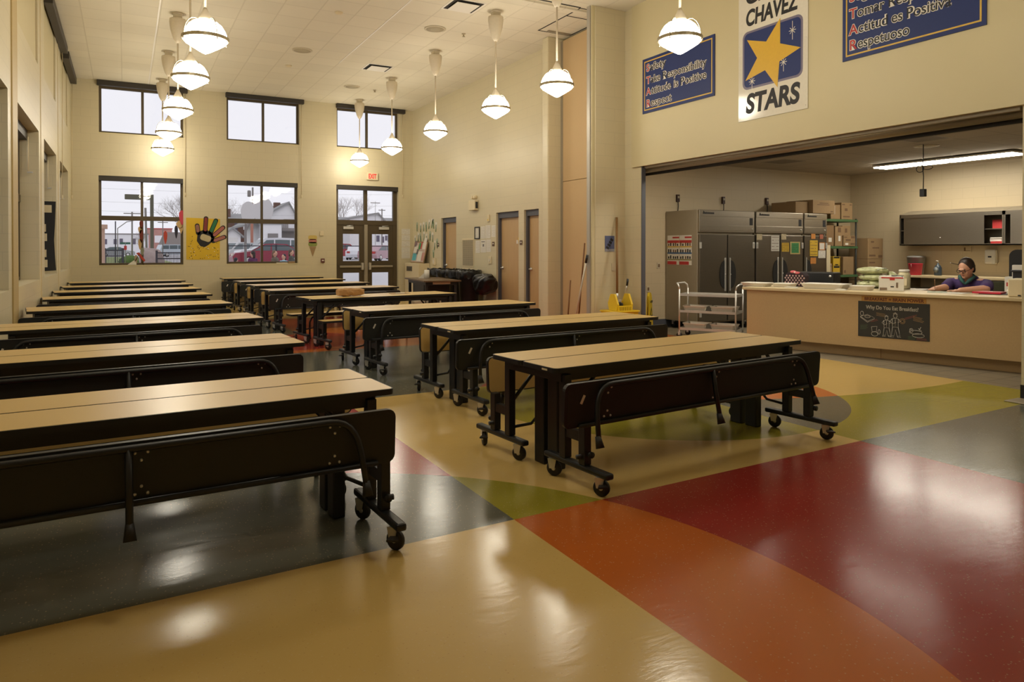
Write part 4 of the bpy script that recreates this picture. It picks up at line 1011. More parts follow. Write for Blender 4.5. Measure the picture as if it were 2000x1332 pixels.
for x, z, lab in ((9.19, 2.42, 'dark outlet box with cord above the left refrigerator'), (10.36, 2.42, 'dark outlet box with cord above the middle refrigerator'), (11.58, 2.44, 'dark outlet box with cord above the narrow refrigerator')):
    t = thing('wall_outlet', lab, 'outlet', (x, XK, z), group='outlets above the refrigerators')
    MB().box(-.035, .035, -.04, 0, -.07, .07, pr('maroon_plastic', (.04, .012, .008), .5), .006).box(-.02, .02, -.045, -.04, 0, .04, M_STEELP).build('box', t)
    MB().tube([(0, -.03, -.06), (.0, -.035, -.15), (-.02, -.04, -.27)], .008, M_BLACK, 6).build('cord', t)
for x, z, lab in ((8.49, .72, 'low outlet plate beside the wet floor sign'), (8.74, 1.15, 'small fitting on the kitchen wall left of the refrigerators')):
    o = MB().box(-.04, .04, -.055, .055, 0, .012, M_VENT, .004).box(-.02, .02, -.03, .03, .012, .015, M_TAPE).build('outlet_plate', None, (x, XK, z), FACE_BACK); tag(o, lab, 'outlet', 'outlet plates on the kitchen wall')

# green shelving with boxes
t = thing('green_shelf_unit', 'green storage shelves with dark posts in the kitchen corner', 'shelving', (13.12, 9.93, 0))
for z in (.38, .92, 1.52, 2.08): MB().box(-.53, .53, -.25, .25, z-.05, z, M_GREENS, .006).build('shelf', t)
for sx in (-1, 1):
    for sy in (-1, 1): MB().tube([(sx*.50, sy*.22, 0), (sx*.50, sy*.22, 2.10)], .02, pr('dark_post', (.035, .035, .03), .5), 8).build('post', t)
def carton(x0, x1, y0, y1, z0, z1, label, marks=(), m=None, tape=True, group='cardboard cartons', name='cardboard_box', left=True):
    cx, cy = (x0+x1)/2, (y0+y1)/2; w, d, h = x1-x0, y1-y0, z1-z0
    t = thing(name, label, 'box', (cx, cy, z0), group=group)
    MB().box(-w/2, w/2, -d/2, d/2, 0, h, m or M_CARD, .006).build('carton', t)
    if tape: MB().box(-w/2+.01, w/2-.01, -.025, .025, h, h+.002, M_CARDD).build('tape', t)
    if marks:
        b = MB()
        for (a, c, e, f, mm) in marks: b.box(-w/2+a*w, -w/2+c*w, -d/2-.002, -d/2, e*h, f*h, mm)
        b.build('printing', t)
    return t
PK = M_TAPE
carton(12.0, 12.66, 9.50, 10.15, 2.175, 2.44, 'wide cardboard box on top of the narrow refrigerator', ((.2, .75, .62, .68, PK), (.3, .7, .74, .8, PK), (.8, .92, .1, .2, PK)))
carton(11.62, 12.0-.01, 9.60, 10.2, 2.175, 2.40, 'cardboard box behind the wide one on the narrow refrigerator')
carton(12.80, 13.10, 9.70, 10.1, 2.082, 2.38, 'open cardboard box with a white label on the top green shelf', ((.0, .42, .35, .92, M_PAPER), (.1, .3, .55, .62, PK)))
carton(13.11, 13.46, 9.68, 10.1, 2.082, 2.43, 'cardboard box with a round emblem on the top green shelf', ((.3, .55, .5, .66, PK), (.15, .75, .12, .2, PK), (.05, .3, .85, .92, PK), (.75, .92, .84, .92, PK)))
carton(12.66, 12.90, 9.70, 10.1, 1.522, 1.95, 'tall dark cardboard box left on the second green shelf', ((.3, .7, .2, .4, M_PAPER),), M_CARDD)
carton(12.91, 13.14, 9.68, 10.1, 1.522, 1.93, 'tall cardboard box with a white label on the second green shelf', ((.45, .75, .25, .52, M_PAPER), (.4, .8, .7, .95, PK)))
carton(13.15, 13.53, 9.66, 10.1, 1.522, 1.74, 'long cardboard box low on the second green shelf', ((.05, .3, .8, .9, PK), (.2, .6, .5, .66, PK), (.65, .95, .75, .95, PK), (.15, .4, .1, .3, M_PAPER), (.6, .95, .12, .3, PK)))
carton(13.16, 13.42, 9.70, 10.08, 1.743, 1.95, 'small cardboard box with a dark emblem stacked on the long one', ((.35, .62, .3, .72, PK),))
carton(12.785, 12.87, 9.72, 10.05, .922, 1.16, 'small tan box on the lower green shelf', ((.25, .6, .7, .85, PK),), pr('light_carton', (.40, .27, .15), .8))
carton(13.18, 13.52, 9.69, 10.1, .922, 1.30, 'large plain cardboard box on the lower green shelf', ((.1, .25, .1, .25, PK),))
for k, z in enumerate((.922, 1.118)): carton(12.88, 13.10, 9.70, 9.95, z, z+.19, ['lower of two yellow boxes on the lower green shelf', 'upper of two yellow boxes on the lower green shelf'][k], ((.1, .9, .78, .97, M_INK), (.3, .7, .02, .14, M_INK)), MYL, False, 'yellow boxes')
carton(13.72, 14.20, 9.50, 9.95, .0, .80, 'bottom cardboard box of the floor stack in the kitchen corner')
carton(13.72, 14.20, 9.50, 9.95, .803, 1.25, 'middle cardboard box of the floor stack in the kitchen corner', ((.1, .5, .8, .86, PK),))
carton(13.72, 14.22, 9.50, 9.95, 1.253, 1.69, 'top cardboard box of the floor stack in the kitchen corner', ((.08, .5, .12, .2, PK), (.7, .95, .05, .18, PK), (.3, .75, .5, .56, PK), (.2, .4, .78, .86, PK)))
o = sheet('white_sheet', .12, .62, M_CREAMP, (12.70, 9.695, 1.232), FACE_BACK, 'narrow white panel between the narrow refrigerator and green shelves', 'panel', t=.02)

# wall cabinets
t = thing('wall_cabinet', 'long steel wall cabinet with sliding doors and an open bay', 'cabinet', (14.06, 0, 0))
b = MB(); xa, xb = -.20, .185; ya, yb = 6.95, 8.90; z0, z1 = 1.53, 2.15
b.box(xa, xb, ya, yb, z0, z0+.02, M_STEEL); b.box(xa, xb, ya, ya+.025, z0, z1, M_STEEL); b.box(xa, xb, yb-.025, yb, z0, z1, M_STEEL); b.box(xb-.01, xb, ya, yb, z0, z1, M_STEELP)
b.box(xa, xa+.02, ya, yb, z1-.07, z1, M_STEEL); b.box(xa, xa+.01, ya, yb, z0, z0+.03, M_STEEL); b.box(xa+.03, xb, ya+.02, yb-.02, 1.82, 1.835, M_STEEL)
b.prism([(xa, z1), (xb, z1), (xb, z1+.09)], -yb, -ya, M_STEELP, mtx=RX(PI/2)); b.build('body', t)
MB().box(-.182, -.172, 7.95, 8.82, 1.56, 2.08, M_STEEL).build('sliding_door', t)
MB().box(-.197, -.187, 7.28, 8.18, 1.56, 2.08, M_STEEL).lathe([(.012, 0), (.012, .008)], M_CHROME, 8, T(-.197, 8.08, 1.68) @ RY(-PI/2)).build('sliding_door', t)
t = thing('wall_cabinet', 'right steel wall cabinet cut off by the photo edge', 'cabinet', (14.06, 0, 0))
b = MB(); ya, yb = 5.0, 6.945
b.box(xa, xb, ya, yb, z0, z0+.02, M_STEEL); b.box(xa, xb, yb-.025, yb, z0, z1, M_STEEL); b.box(xa, xb, ya, ya+.025, z0, z1, M_STEEL); b.box(xb-.01, xb, ya, yb, z0, z1, M_STEELP); b.box(xa, xa+.02, ya, yb, z1-.07, z1, M_STEEL)
b.box(xa, xa+.01, ya, yb, z0, z0+.03, M_STEEL); b.prism([(xa, z1), (xb, z1), (xb, z1+.09)], -yb, -ya, M_STEELP, mtx=RX(PI/2)); b.build('body', t)
MB().box(-.197, -.187, 5.6, 6.84, 1.56, 2.08, M_STEEL).build('sliding_door', t)
o = MB().box(-.1, .1, -.12, .10, 0, .16, M_RED, .005).build('red_box', None, (14.08, 7.10, 1.836)); tag(o, 'red box on the upper shelf of the open cabinet bay', 'box')
o = MB().box(-.12, .1, -.12, .10, 0, .05, M_RED, .004).box(-.1, .1, -.11, .12, .05, .10, M_PAPER).build('folded_boxes', None, (14.06, 7.11, 1.551)); tag(o, 'white and red flat boxes low in the open cabinet bay', 'box')
o = MB().box(-.11, .09, -.13, .12, 0, .022, M_PAPER).build('white_tray', None, (14.06, 7.10, 1.652)); tag(o, 'white tray lying on the flat boxes in the cabinet bay', 'tray')
o = MB().box(-.10, .0, -.10, .10, 0, .27, M_WHITE, .03).box(-.105, -.10, -.03, .03, .12, .15, M_INK).box(-.102, -.1, -.09, -.04, 0, .12, M_PAPER).build('towel_dispenser', None, (14.25, 7.33, 1.18)); tag(o, 'white paper towel dispenser on the kitchen wall', 'dispenser')
o = MB().box(-.012, 0, -.08, .08, 0, .11, M_KBLOCK, .003).box(-.014, -.012, -.06, .06, .02, .03, M_TAPE).box(-.014, -.012, .03, .06, .03, .09, M_TAPE).build('cover_plate', None, (14.25, 7.78, 1.40)); tag(o, 'pale cover plate under the wall cabinet', 'plate')
t = thing('back_worktop', 'pale worktop shelf along the kitchen wall under the cabinets', 'worktop', (13.9, 6.6, 0))
MB().box(-.30, .34, -2.2, 2.15, .90, .945, M_CTOP, .005).build('top', t); MB().box(-.26, .33, -2.1, 2.1, .10, .50, M_STEELP).build('lower_cabinet', t)
for y in (-2.1, 0, 2.1): MB().box(-.25, .32, y-.02, y+.02, 0, .90, M_STEELP).build('upright', t)
MB().box(-.29, .33, -2.1, 2.1, .66, .69, M_STEEL).build('middle_shelf', t)
o = MB().lathe([(.13, 0), (.17, .34), (.18, .345), (.165, .36), (.15, .375), (.02, .38)], pr('grey_bin', (.20, .19, .175), .45), 24).build('grey_bin', None, (14.04, 8.66, .946)); tag(o, 'grey round bin with lid on the back worktop', 'bin')
t = thing('red_bucket', 'bright red bucket before the grey bin', 'bucket', (13.76, 8.50, .946)); MB().lathe([(.105, 0), (.13, .22), (.136, .225), (.13, .23), (.10, .225)], pr('bright_red_plastic', (.55, .015, .05), .4), 20).build('pail', t); MB().tube([(-.13*math.cos(a), .01, .22-.16*math.sin(a)) for a in [k*PI/10 for k in range(11)]], .004, M_CHROME, 5).build('bail_handle', t)
t = thing('soap_bottle', 'dark bottle of soap with a pump on the back worktop', 'bottle', (13.85, 8.11, .946)); MB().lathe([(.062, 0), (.068, .02), (.066, .15), (.045, .195), (.02, .21), (.02, .24)], pr('dark_blue_bottle', (.035, .055, .075), .3), 16).build('body', t); MB().lathe([(.055, 0), (.001, .004)], pr('bottle_label', (.2, .22, .22), .5), 14, T(-.069, 0, .11) @ RY(-PI/2)).build('label', t); MB().tube([(0, 0, .24), (0, 0, .285), (-.03, .02, .285)], .008, M_WHITE, 6).build('pump', t)
# steel work table with the lettuce bags, behind the counter
t = thing('work_table', 'low steel work table behind the counter carrying the lettuce bags', 'table', (10.0, 6.75, 0), math.radians(-74.66))
MB().box(-.60, .60, -.28, .28, .85, .885, M_STEEL, .004).build('top', t)
for sx in (-1, 1):
    for sy in (-1, 1): MB().tube([(sx*.56, sy*.24, 0), (sx*.56, sy*.24, .86)], .02, M_STEEL, 8).build('leg', t)
MB().box(-.57, .57, -.26, .26, .25, .28, M_STEEL).build('lower_shelf', t)

# kitchen ceiling fittings
t = thing('fluorescent_fixture', 'bright fluorescent ceiling light nearer the refrigerators', 'lamp', (13.0, 8.15, 3.08), group='kitchen fluorescent lights')
MB().box(-.22, .22, -.62, .62, -.03, 0, M_WHITE, .004).box(-.05, .05, -.3, .3, 0, .02, M_WHITE).build('housing', t); MB().box(-.20, .20, -.60, .60, -.05, -.03, M_TUBE).build('diffuser', t)
dup(t, (13.0, 6.9, 3.08), None, 'bright fluorescent ceiling light nearer the photo edge')
dup(t, (8.40, 8.1, 3.08), None, 'added fill light just inside the kitchen, unseen behind the header')  # unseen fixture added to brighten the refrigerators and kitchen wall
dup(t, (8.40, 5.6, 3.08), None, 'added fill light above the counter, unseen behind the header')  # second unseen fixture, also added to lift the kitchen brightness
for x, y, lab in ((10.85, 9.25, 'grey square vent in the kitchen ceiling above the refrigerators'), (10.45, 6.35, 'pale square vent in the kitchen ceiling near the opening')):
    t = thing('ceiling_vent', lab, 'vent', (x, y, 3.10), group='kitchen ceiling vents'); b = MB(); frame_strip(b, -.28, .28, -.28, .28, 0, .03, M_STEELP); b.build('frame', t); MB().box(-.25, .25, -.25, .25, -.003, -.001, pr('grey_louvre', (.22, .19, .15), .6)).build('louvre', t)
o = MB().lathe([(.18, 0), (.18, -.01), (.12, -.02), (.02, -.022)], M_VENT, 24).build('ceiling_speaker', None, (11.2, 6.75, 3.10)); tag(o, 'pale round speaker in the kitchen ceiling behind the cord', 'speaker')
t = thing('hanging_outlet_cord', 'black power cord with a looped knot hanging from the kitchen ceiling', 'cord', (11.0, 6.68, 2.30))
b = MB(); b.tube([(0, 0, .80), (.005, .0, .62), (.0, .01, .48), (-.01, .0, .40), (.01, .0, .30), (.02, .01, .10)], .008, M_BLACK, 6)
b.tube([(0, .06*math.cos(a)+.05, .42+.055*math.sin(a)) for a in [k*2*PI/14 for k in range(14)]], .006, M_BLACK, 5, closed=True); b.tube([(.0, .075*math.cos(a)-.075, .43+.03*math.sin(a)) for a in [k*2*PI/14 for k in range(14)]], .006, M_BLACK, 5, closed=True); b.build('cable', t)
MB().box(-.035, .035, -.038, .038, -.02, .10, M_BLACK, .006).build('outlet_box', t)

# ---------------------------------------------------------------- steel cart with foil pans
t = thing('steel_utility_cart', 'three-shelf steel cart with foil pans before the left refrigerator', 'cart', (8.42, 8.62, 0), -PI/3)
cw, cd = .455, .225
for z in (.17, .455, .725):
    b = MB(); b.box(-cw, cw, -cd, cd, z-.035, z-.028, M_STEEL)
    for a, c, d, e in ((-cw, cw, -cd-.004, -cd+.004), (-cw, cw, cd-.004, cd+.004), (-cw-.004, -cw+.004, -cd, cd), (cw-.004, cw+.004, -cd, cd)): b.box(a, c, d, e, z-.035, z+.004, M_CHROME)
    b.build('shelf', t)
for sx in (-1, 1):
    for sy in (-1, 1): MB().tube([(sx*cw, sy*cd, .09), (sx*cw, sy*cd, .80)], .0135, M_CHROME, 8).build('post', t)
    MB().tube([(sx*cw, -cd, .80), (sx*(cw+.015), -cd, .86), (sx*(cw+.05), -cd+.03, .895), (sx*(cw+.05), cd-.03, .895), (sx*(cw+.015), cd, .86), (sx*cw, cd, .80)], .0135, M_CHROME, 8).build('push_handle', t)
    for sy in (-1, 1): MB().lathe([(.01, -.014), (.045, -.013), (.045, .013), (.01, .014)], M_RUBBER, 14, T(sx*cw, sy*cd, .045) @ RX(PI/2)).box(sx*cw-.018, sx*cw+.018, sy*cd-.02, sy*cd+.02, .05, .10, M_CHROME).build('caster', t)
def foil_pan(L, W, H, label, loc, rot=0, group='foil pans', fill=None, m=None):
    t = thing('foil_pan', label, 'pan', loc, rot, group)
    b = MB(); lo = rrect(L*.82, W*.80, .03, 4); hi = rrect(L*.96, W*.94, .04, 4); ou = rrect(L, W, .05, 4)
    a = [b.bm.verts.new((x, y, 0)) for x, y in lo]; n = len(a)
    c = [b.bm.verts.new((x*(1+.012*(-1)**i), y*(1+.012*(-1)**i), H-.004)) for i, (x, y) in enumerate(hi)]; d = [b.bm.verts.new((x, y, H)) for x, y in ou]; e = [b.bm.verts.new((x*.995, y*.995, H-.012)) for x, y in ou]
    fs = [b.bm.faces.new(a[::-1])]
    for p, q in ((a, c), (c, d), (d, e)): fs += [b.bm.faces.new((p[i], p[(i+1) % n], q[(i+1) % n], q[i])) for i in range(n)]
    b._set(fs, m or M_ALU); b.build('tray', t, recalc=False)
    if fill: MB().prism(rrect(L*.93, W*.90, .04, 4), H*.75, H*.98, fill).build('lid', t)
    return t
SPOTS = [(-.30, .455, 'left foil pan on the middle shelf of the steel cart'), (.30, .455, 'right foil pan on the middle shelf of the steel cart'), (-.30, .17, 'left foil pan on the bottom shelf of the steel cart'), (.30, .17, 'right foil pan on the bottom shelf of the steel cart')]
for x, z, lab in SPOTS: foil_pan(.41, .36, .10, lab, (8.42+(x*.75)*.5, 8.62-(x*.75)*.866, z-.027), -PI/3, 'foil pans on the steel cart')

# ---------------------------------------------------------------- serving counter and what stands on it
CA = Vector((8.14, 7.66, 0)); CR = math.radians(-74.66)
cu, cn = Vector((math.cos(CR), math.sin(CR), 0)), Vector((-math.sin(CR), math.cos(CR), 0))
def cp(u, n, z=.892): return CA+cu*u+cn*n+Vector((0, 0, z))
t = thing('serving_counter', 'long beige serving counter across the kitchen opening', 'counter', CA, CR)
MB().box(-.02, 3.95, 0, .92, .85, .89, M_CTOP, .004).build('countertop', t)
b = MB(); b.box(0.03, 3.9, .045, .86, .15, .85, M_LAMI); b.build('front_panel', t)
b = MB(); b.box(.06, 3.9, .20, .84, 0, .15, M_LAMI); b.box(1.86, 1.864, .196, .2, 0, .15, M_CARDD); b.build('toe_base', t)
t = thing('chalkboard_poster', 'black chalk-drawn breakfast poster on the counter front', 'poster', cp(2.057, .0435, .53), (PI/2, 0, CR))
MB().box(-.428, .428, -.235, .235, 0, .003, pr('chalkboard_print', (.028, .028, .026), .55)).build('sheet', t)
MCH = pr('chalk_white', (.50, .48, .42), .8); MCO = pr('chalk_tan', (.36, .24, .10), .8); MCR = pr('chalk_red', (.30, .09, .07), .8); MCG = pr('chalk_green', (.10, .16, .08), .8)
text('Why Do You Eat Breakfast?', .07, MCH, t, (-.33, .135, .0035), .63, 'heading', .0008)
def chalk(paths, m, name, r=.0028, closed=False):
    b = MB()
    for p in paths: b.tube([(x, y, .0035) for x, y in p], r, m, 4)
    return b.build(name, t)
def ell(cx, cy, rx, ry, n=12): return [(cx+rx*math.cos(2*PI*k/n), cy+ry*math.sin(2*PI*k/n)) for k in range(n+1)]
for cx, top, s in ((-.075, .045, .9), (.03, .082, 1.03)):
    P = lambda pts: [(cx+x*s, top+y*s) for x, y in pts]
    chalk([ell(cx, top-.02*s, .022*s, .028*s), P([(-.025, .005), (.0, .022), (.028, .0)]), P([(-.035, -.055), (-.06, -.09), (-.03, -.12), (.01, -.10)]), P([(.035, -.055), (.062, -.085), (.03, -.10)]),
           P([(-.035, -.055), (-.032, -.16), (.036, -.16), (.035, -.055), (0, -.048), (-.035, -.055)]), P([(-.03, -.16), (-.045, -.27), (-.012, -.27), (.003, -.19), (.022, -.27), (.058, -.27), (.034, -.16)]), P([(-.045, -.27), (-.055, -.288), (-.012, -.285)]), P([(.022, -.27), (.03, -.287), (.066, -.283)]), P([(0, -.06), (.0, -.15)])], MCH, 'chalk_figure')
chalk([ell(.115, -.0, .032, .034), ell(.115, 0, .018, .018)], MCO, 'chalk_plate')
chalk([[(-.40, .03), (-.31, -.03), (-.22, .02), (-.31, .06), (-.40, .03)], ell(-.38, .07, .02, .028), ell(-.31, .03, .035, .014), [(-.40, .02), (-.31, -.045), (-.22, .01)]], MCH, 'chalk_breakfast_tray')
chalk([[(-.26, -.10), (-.25, -.17), (-.20, -.16), (-.19, -.09), (-.26, -.10)], ell(-.22, -.19, .04, .03), ell(-.165, -.16, .014, .03)], MCH, 'chalk_jug')
chalk([ell(.27, -.13, .075, .025), ell(.30, -.17, .07, .025), [(.20, -.09), (.24, -.11)], [(.30, -.08), (.34, -.11)], [(.33, -.06), (.31, -.1)], ell(.22, -.11, .02, .025)], MCH, 'chalk_bowls')
rn = random.Random(6)
for (x0, y0, m, n, L, a) in ((-.20, .09, MCO, 3, .12, -.15), (.24, .07, MCO, 4, .14, -.2), (-.40, -.09, MCG, 4, .1, .1), (.18, -.19, MCG, 3, .1, .05), (.28, -.205, MCR, 2, .13, .0), (-.27, -.02, MCR, 2, .11, .3), (.14, .04, MCR, 2, .16, .35)):
    b = MB()
    for k in range(n): b.box(0, L*rn.uniform(.7, 1), -.002, .002, .003, .0042, m, mtx=T(x0, y0-k*.016, 0) @ RZ(a))
    b.build('small_print', t)
t = thing('orange_banner_strip', 'orange strip reading BREAKFAST = BRAIN POWER on the counter front', 'sign', cp(2.07, .0435, .80), (PI/2, 0, CR))
MB().box(-.40, .375, -.033, .033, 0, .003, pr('banner_orange', (.42, .22, .045), .6)).build('strip', t)
text('BREAKFAST = BRAIN POWER', .055, pr('dark_red_ink', (.10, .015, .01), .6), t, (-.36, -.02, .0035), .71, 'lettering', .0015)
ZC = .892
def on_counter(name, label, cat, u, n, rot=0, group=None): return thing(name, label, cat, cp(u, n, ZC), CR+rot, group)
foil_pan(.42, .30, .055, 'leftmost foil pan on the counter, at its left end', cp(.03, .36, ZC), CR, 'foil pans on the counter', M_PAPER, M_WHITE)
foil_pan(.31, .28, .055, 'second foil pan on the counter, before the dotted bag', cp(.43, .44, ZC), CR, 'foil pans on the counter', M_PAPER, M_WHITE)
foil_pan(.62, .36, .075, 'largest foil pan on the counter, right of the dotted bag', cp(1.07, .36, ZC), CR, 'foil pans on the counter', M_PAPER, M_WHITE)
foil_pan(.29, .24, .06, 'small foil pan on the counter left of the white box', cp(1.55, .40, ZC), CR, 'foil pans on the counter', M_PAPER, M_WHITE)
for u, n, lab in ((.64, .22, 'white folded cloth on the counter between two foil pans'), (1.37, .13, 'small white cloth on the counter beside the small foil pan')):
    o = MB().prism(rrect(.2 if u < 1 else .14, .10, .03), 0, .010, M_PAPER).prism(rrect(.15 if u < 1 else .1, .07, .02), .010, .018, M_PAPER).build('folded_cloth', None, cp(u, n, ZC), (0, 0, CR)); tag(o, lab, 'cloth', 'white cloths on the counter')
# dotted lunch bag
t = on_counter('lunch_bag', 'dark lunch bag with pale dots and a pink bow on the counter', 'bag', .50, .70)
MDOT = pr('plum_fabric', (.025, .010, .014), .8)
b = MB(); b.prism([(-.14, 0), (.14, 0), (.15, .16), (.12, .21), (-.12, .21), (-.15, .16)], -.075, .075, MDOT, mtx=RX(PI/2)); b.build('bag_body', t)
b = MB()
for r in range(5):
    for k in range(6+r % 2): b.prism([(0, -.016), (.014, 0), (0, .016), (-.014, 0)], 0, .002, pr('pink_dot', (.50, .33, .30), .7), mtx=T(-.125+k*.048-(r % 2)*.022, -.0755, .03+r*.033) @ RX(PI/2))
b.build('dots', t)
b = MB(); b.ball((-.03, -.06, .22), (.05, .03, .022), pr('pink_ribbon', (.60, .12, .14), .6)); b.ball((.03, -.06, .205), (.05, .03, .02), MATS['pink_ribbon']); b.ball((0, -.08, .213), (.015, .012, .012), M_WHITE); b.build('bow', t)
t = on_counter('black_oven_box', 'black boxy appliance behind the dotted lunch bag', 'appliance', .62, 1.28); t.location.z = 0
MB().box(-.33, .25, -.14, .14, .80, 1.10, M_BLACK, .015).build('body', t); MB().lathe([(.02, 0), (.02, .01)], M_CHROME, 10, T(.20, -.14, 1.04) @ RX(PI/2)).build('knob', t); MB().box(-.36, .28, -.16, .16, .77, .80, M_STEEL).build('stand_top', t)
for sx in (-.33, .25):
    for sy in (-.13, .13): MB().tube([(sx, sy, 0), (sx, sy, .78)], .015, M_STEEL, 6).build('stand_leg', t)
# white carton on the counter
t = on_counter('white_carton', 'white carton with red trim standing on the counter', 'box', 1.87, .56, .32)
w, d, h = .30, .30, .19
MB().box(-w/2, w/2, -d/2, d/2, 0, h, M_PAPER, .004).build('carton', t)
b = MB(); b.box(-w/2+.03, w/2-.01, -d/2-.002, -d/2, h-.02, h-.004, M_RED); b.box(-.02, .04, -d/2-.003, -d/2, h-.045, h-.015, M_RED);
for k in range(3): b.box(-w/2+.01, -.05, -d/2-.002, -d/2, .012+k*.012, .02+k*.012, M_TAPE)
b.box(-.01, .03, -d/2-.002, -d/2, .05, .065, M_INK)
for k in range(8): b.box(.055, .08, -d/2-.002, -d/2, .045+k*.009, .05+k*.009, M_TAPE)
b.build('printing', t); b = MB(); b.box(w/2, w/2+.002, -d/2+.02, d/2, h-.02, h-.004, M_RED); b.box(w/2, w/2+.003, .02, .05, h-.05, h-.02, M_RED); b.box(w/2, w/2+.002, -.03, .08, .06, .10, M_TAPE); b.build('side_printing', t)
MB().prism([(-.14, -.10), (.12, -.12), (.14, .10), (-.10, .12)], h, h+.012, M_PAPER).prism([(0, -.13), (.15, -.1), (.12, .05), (.0, .04)], h+.012, h+.018, M_BLACK).build('flap', t)
# lettuce bags on the work table
def lettuce(loc, s, label, sd):
    t = thing('lettuce_bag', label, 'bag', loc, CR+.1*sd, 'bags of chopped lettuce'); rn = random.Random(sd)
    b = MB(); bmesh.ops.create_icosphere(b.bm, subdivisions=4, radius=1)
    for v in b.bm.verts:
        p = v.co; k = 1+.06*math.sin(9*p.x+sd)*math.sin(8*p.y)+rn.uniform(-.05, .05)
        v.co = Vector((p.x*s[0]*k, p.y*s[1]*k, max(0, p.z*s[2]*k+s[2])))
    b._set(b.bm.faces, pr('chopped_lettuce', (.52, .54, .30), .3, 0, .5, 22, .5), True); b.build('lettuce', t)
    b = MB()
    for k in range(9):
        a = rn.uniform(0, 2*PI); b.prism([(0, 0), (.06, .01), (.05, .04), (.01, .03)], 0, .002, pr('clear_bag_fold', (.52, .53, .46), .15), mtx=T(s[0]*.7*math.cos(a), s[1]*.7*math.sin(a), s[2]*1.55) @ RX(rn.uniform(-.5, .5)) @ RZ(a))
    b.build('plastic_folds', t)
WB = cp(1.45, 1.10, 0); WB.z = 0
lettuce(cp(1.40, 1.20, .887), (.20, .15, .055), 'lowest bag of lettuce in the stack behind the foil pan', 1)
lettuce(cp(1.42, 1.20, .99), (.19, .14, .05), 'middle grey-wrapped bag of lettuce in the stack', 2)
lettuce(cp(1.40, 1.20, 1.085), (.21, .14, .055), 'top green bag of chopped lettuce in the stack', 3)
lettuce(cp(1.62, 1.34, .887), (.09, .09, .12), 'small upright plastic bag between the lettuce and the jar', 4)
bpy.data.objects['work_table'].location = cp(1.50, 1.25, 0)
t = thing('jar', 'pale cream jar with a lid behind the white carton', 'jar', cp(1.82, 1.25, .887), group=None); MB().lathe([(.075, 0), (.08, .02), (.08, .20), (.065, .24)], pr('mayonnaise', (.58, .52, .32), .4), 20).build('body', t); MB().lathe([(.07, .24), (.07, .27), (.06, .275)], M_WHITE, 20).build('lid', t); MB().box(-.01, .001, -.06, .06, .05, .15, M_CREAMP, mtx=RZ(CR+PI/2) @ T(-.075, 0, 0)).build('label', t)
# papers, folder, white machine and cartons at the right end
o = MB().prism([(-.11, -.15), (.11, -.15), (.11, .15), (-.11, .15)], 0, .003, pr('pale_green_paper', (.40, .44, .34), .7)).build('order_form', None, cp(2.42, .58, ZC), (0, 0, CR+.25)); tag(o, 'pale green form under the writing hand', 'paper')
o = MB().prism([(-.12, -.14), (.12, -.14), (.12, .14), (-.12, .14)], 0, .002, M_PAPER).build('white_form', None, cp(2.66, .52, ZC), (0, 0, CR-.2)); tag(o, 'white form on the counter before the left forearm', 'paper')
t = thing('red_folder', 'bright red folder with a dark clipboard under it on the counter', 'folder', cp(2.99, .62, ZC), CR+.12)
MB().box(-.10, .22, -.12, .14, 0, .008, M_BLACK, .002).build('clipboard', t); MB().prism([(-.17, -.10), (.13, -.13), (.17, .10), (-.08, .16)], .008, .03, pr('crimson_folder', (.52, .02, .05), .45)).build('cover', t); MB().ball((.02, .02, .031), (.02, .015, .004), M_WHITE).build('emblem', t)
o = MB().ball((0, 0, .03), (.05, .04, .03), M_WHITE).box(-.06, .06, -.05, .05, 0, .006, M_PAPER).build('white_mouse', None, cp(3.17, .86, ZC), (0, 0, CR)); tag(o, 'small rounded white gadget beside the red folder', 'gadget')
o = MB().box(-.10, .45, -.22, .20, 0, .21, M_CREAMP, .012).box(.0, .03, -.225, -.22, .01, .025, M_INK).build('beige_machine_case', None, cp(3.37, .40, ZC), (0, 0, CR)); tag(o, 'plain beige machine case at the right end of the counter', 'machine')
o = MB().box(-.12, .4, -.1, .1, 0, .30, pr('dark_navy_tub', (.012, .012, .02), .4), .01).box(-.14, .42, -.12, .12, .28, .305, pr('dark_navy_tub', (.012, .012, .02), .4), .006).build('dark_tub', None, cp(3.35, .74, ZC), (0, 0, CR)); tag(o, 'dark plastic tub behind the beige machine case', 'tub')
t = thing('white_food_carton', 'white printed carton low behind the dark tub', 'box', cp(3.15, 1.08, 0), CR); MB().box(-.07, .45, -.1, .1, .90, 1.10, M_PAPER, .004).build('carton', t); MB().box(-.05, .0, -.102, -.1, .98, 1.03, M_RED).build('printing', t); MB().box(-.12, .5, -.12, .12, 0, .90, M_STEELP).build('stand', t)
t = thing('white_food_carton', 'tall white carton with a purple picture at the photo edge', 'box', cp(3.26, 1.08, 1.102), CR+.1); MB().box(-.11, .16, -.09, .09, 0, .15, M_PAPER, .004).build('carton', t); MB().box(.03, .10, -.092, -.09, .03, .15, pr('plum_picture', (.05, .015, .04), .6)).box(-.09, -.03, -.092, -.09, .05, .08, M_RED).build('printing', t)
o = MB().prism(rrect(.42, .48, .09), -.02, .02, M_BLACK, mtx=RX(PI/2)).tube([(.0, 0, -.24), (0, 0, -.95)], .03, M_BLACK, 8).box(-.2, .2, -.15, .15, -1.21, -1.18, M_BLACK).tube([(0, 0, -1.18), (0, 0, -.9)], .03, M_BLACK, 8).build('black_panel_stand', None, cp(3.25, 1.45, 1.21), (0, 0, CR)); tag(o, 'black rounded panel standing behind the white cartons', 'panel')

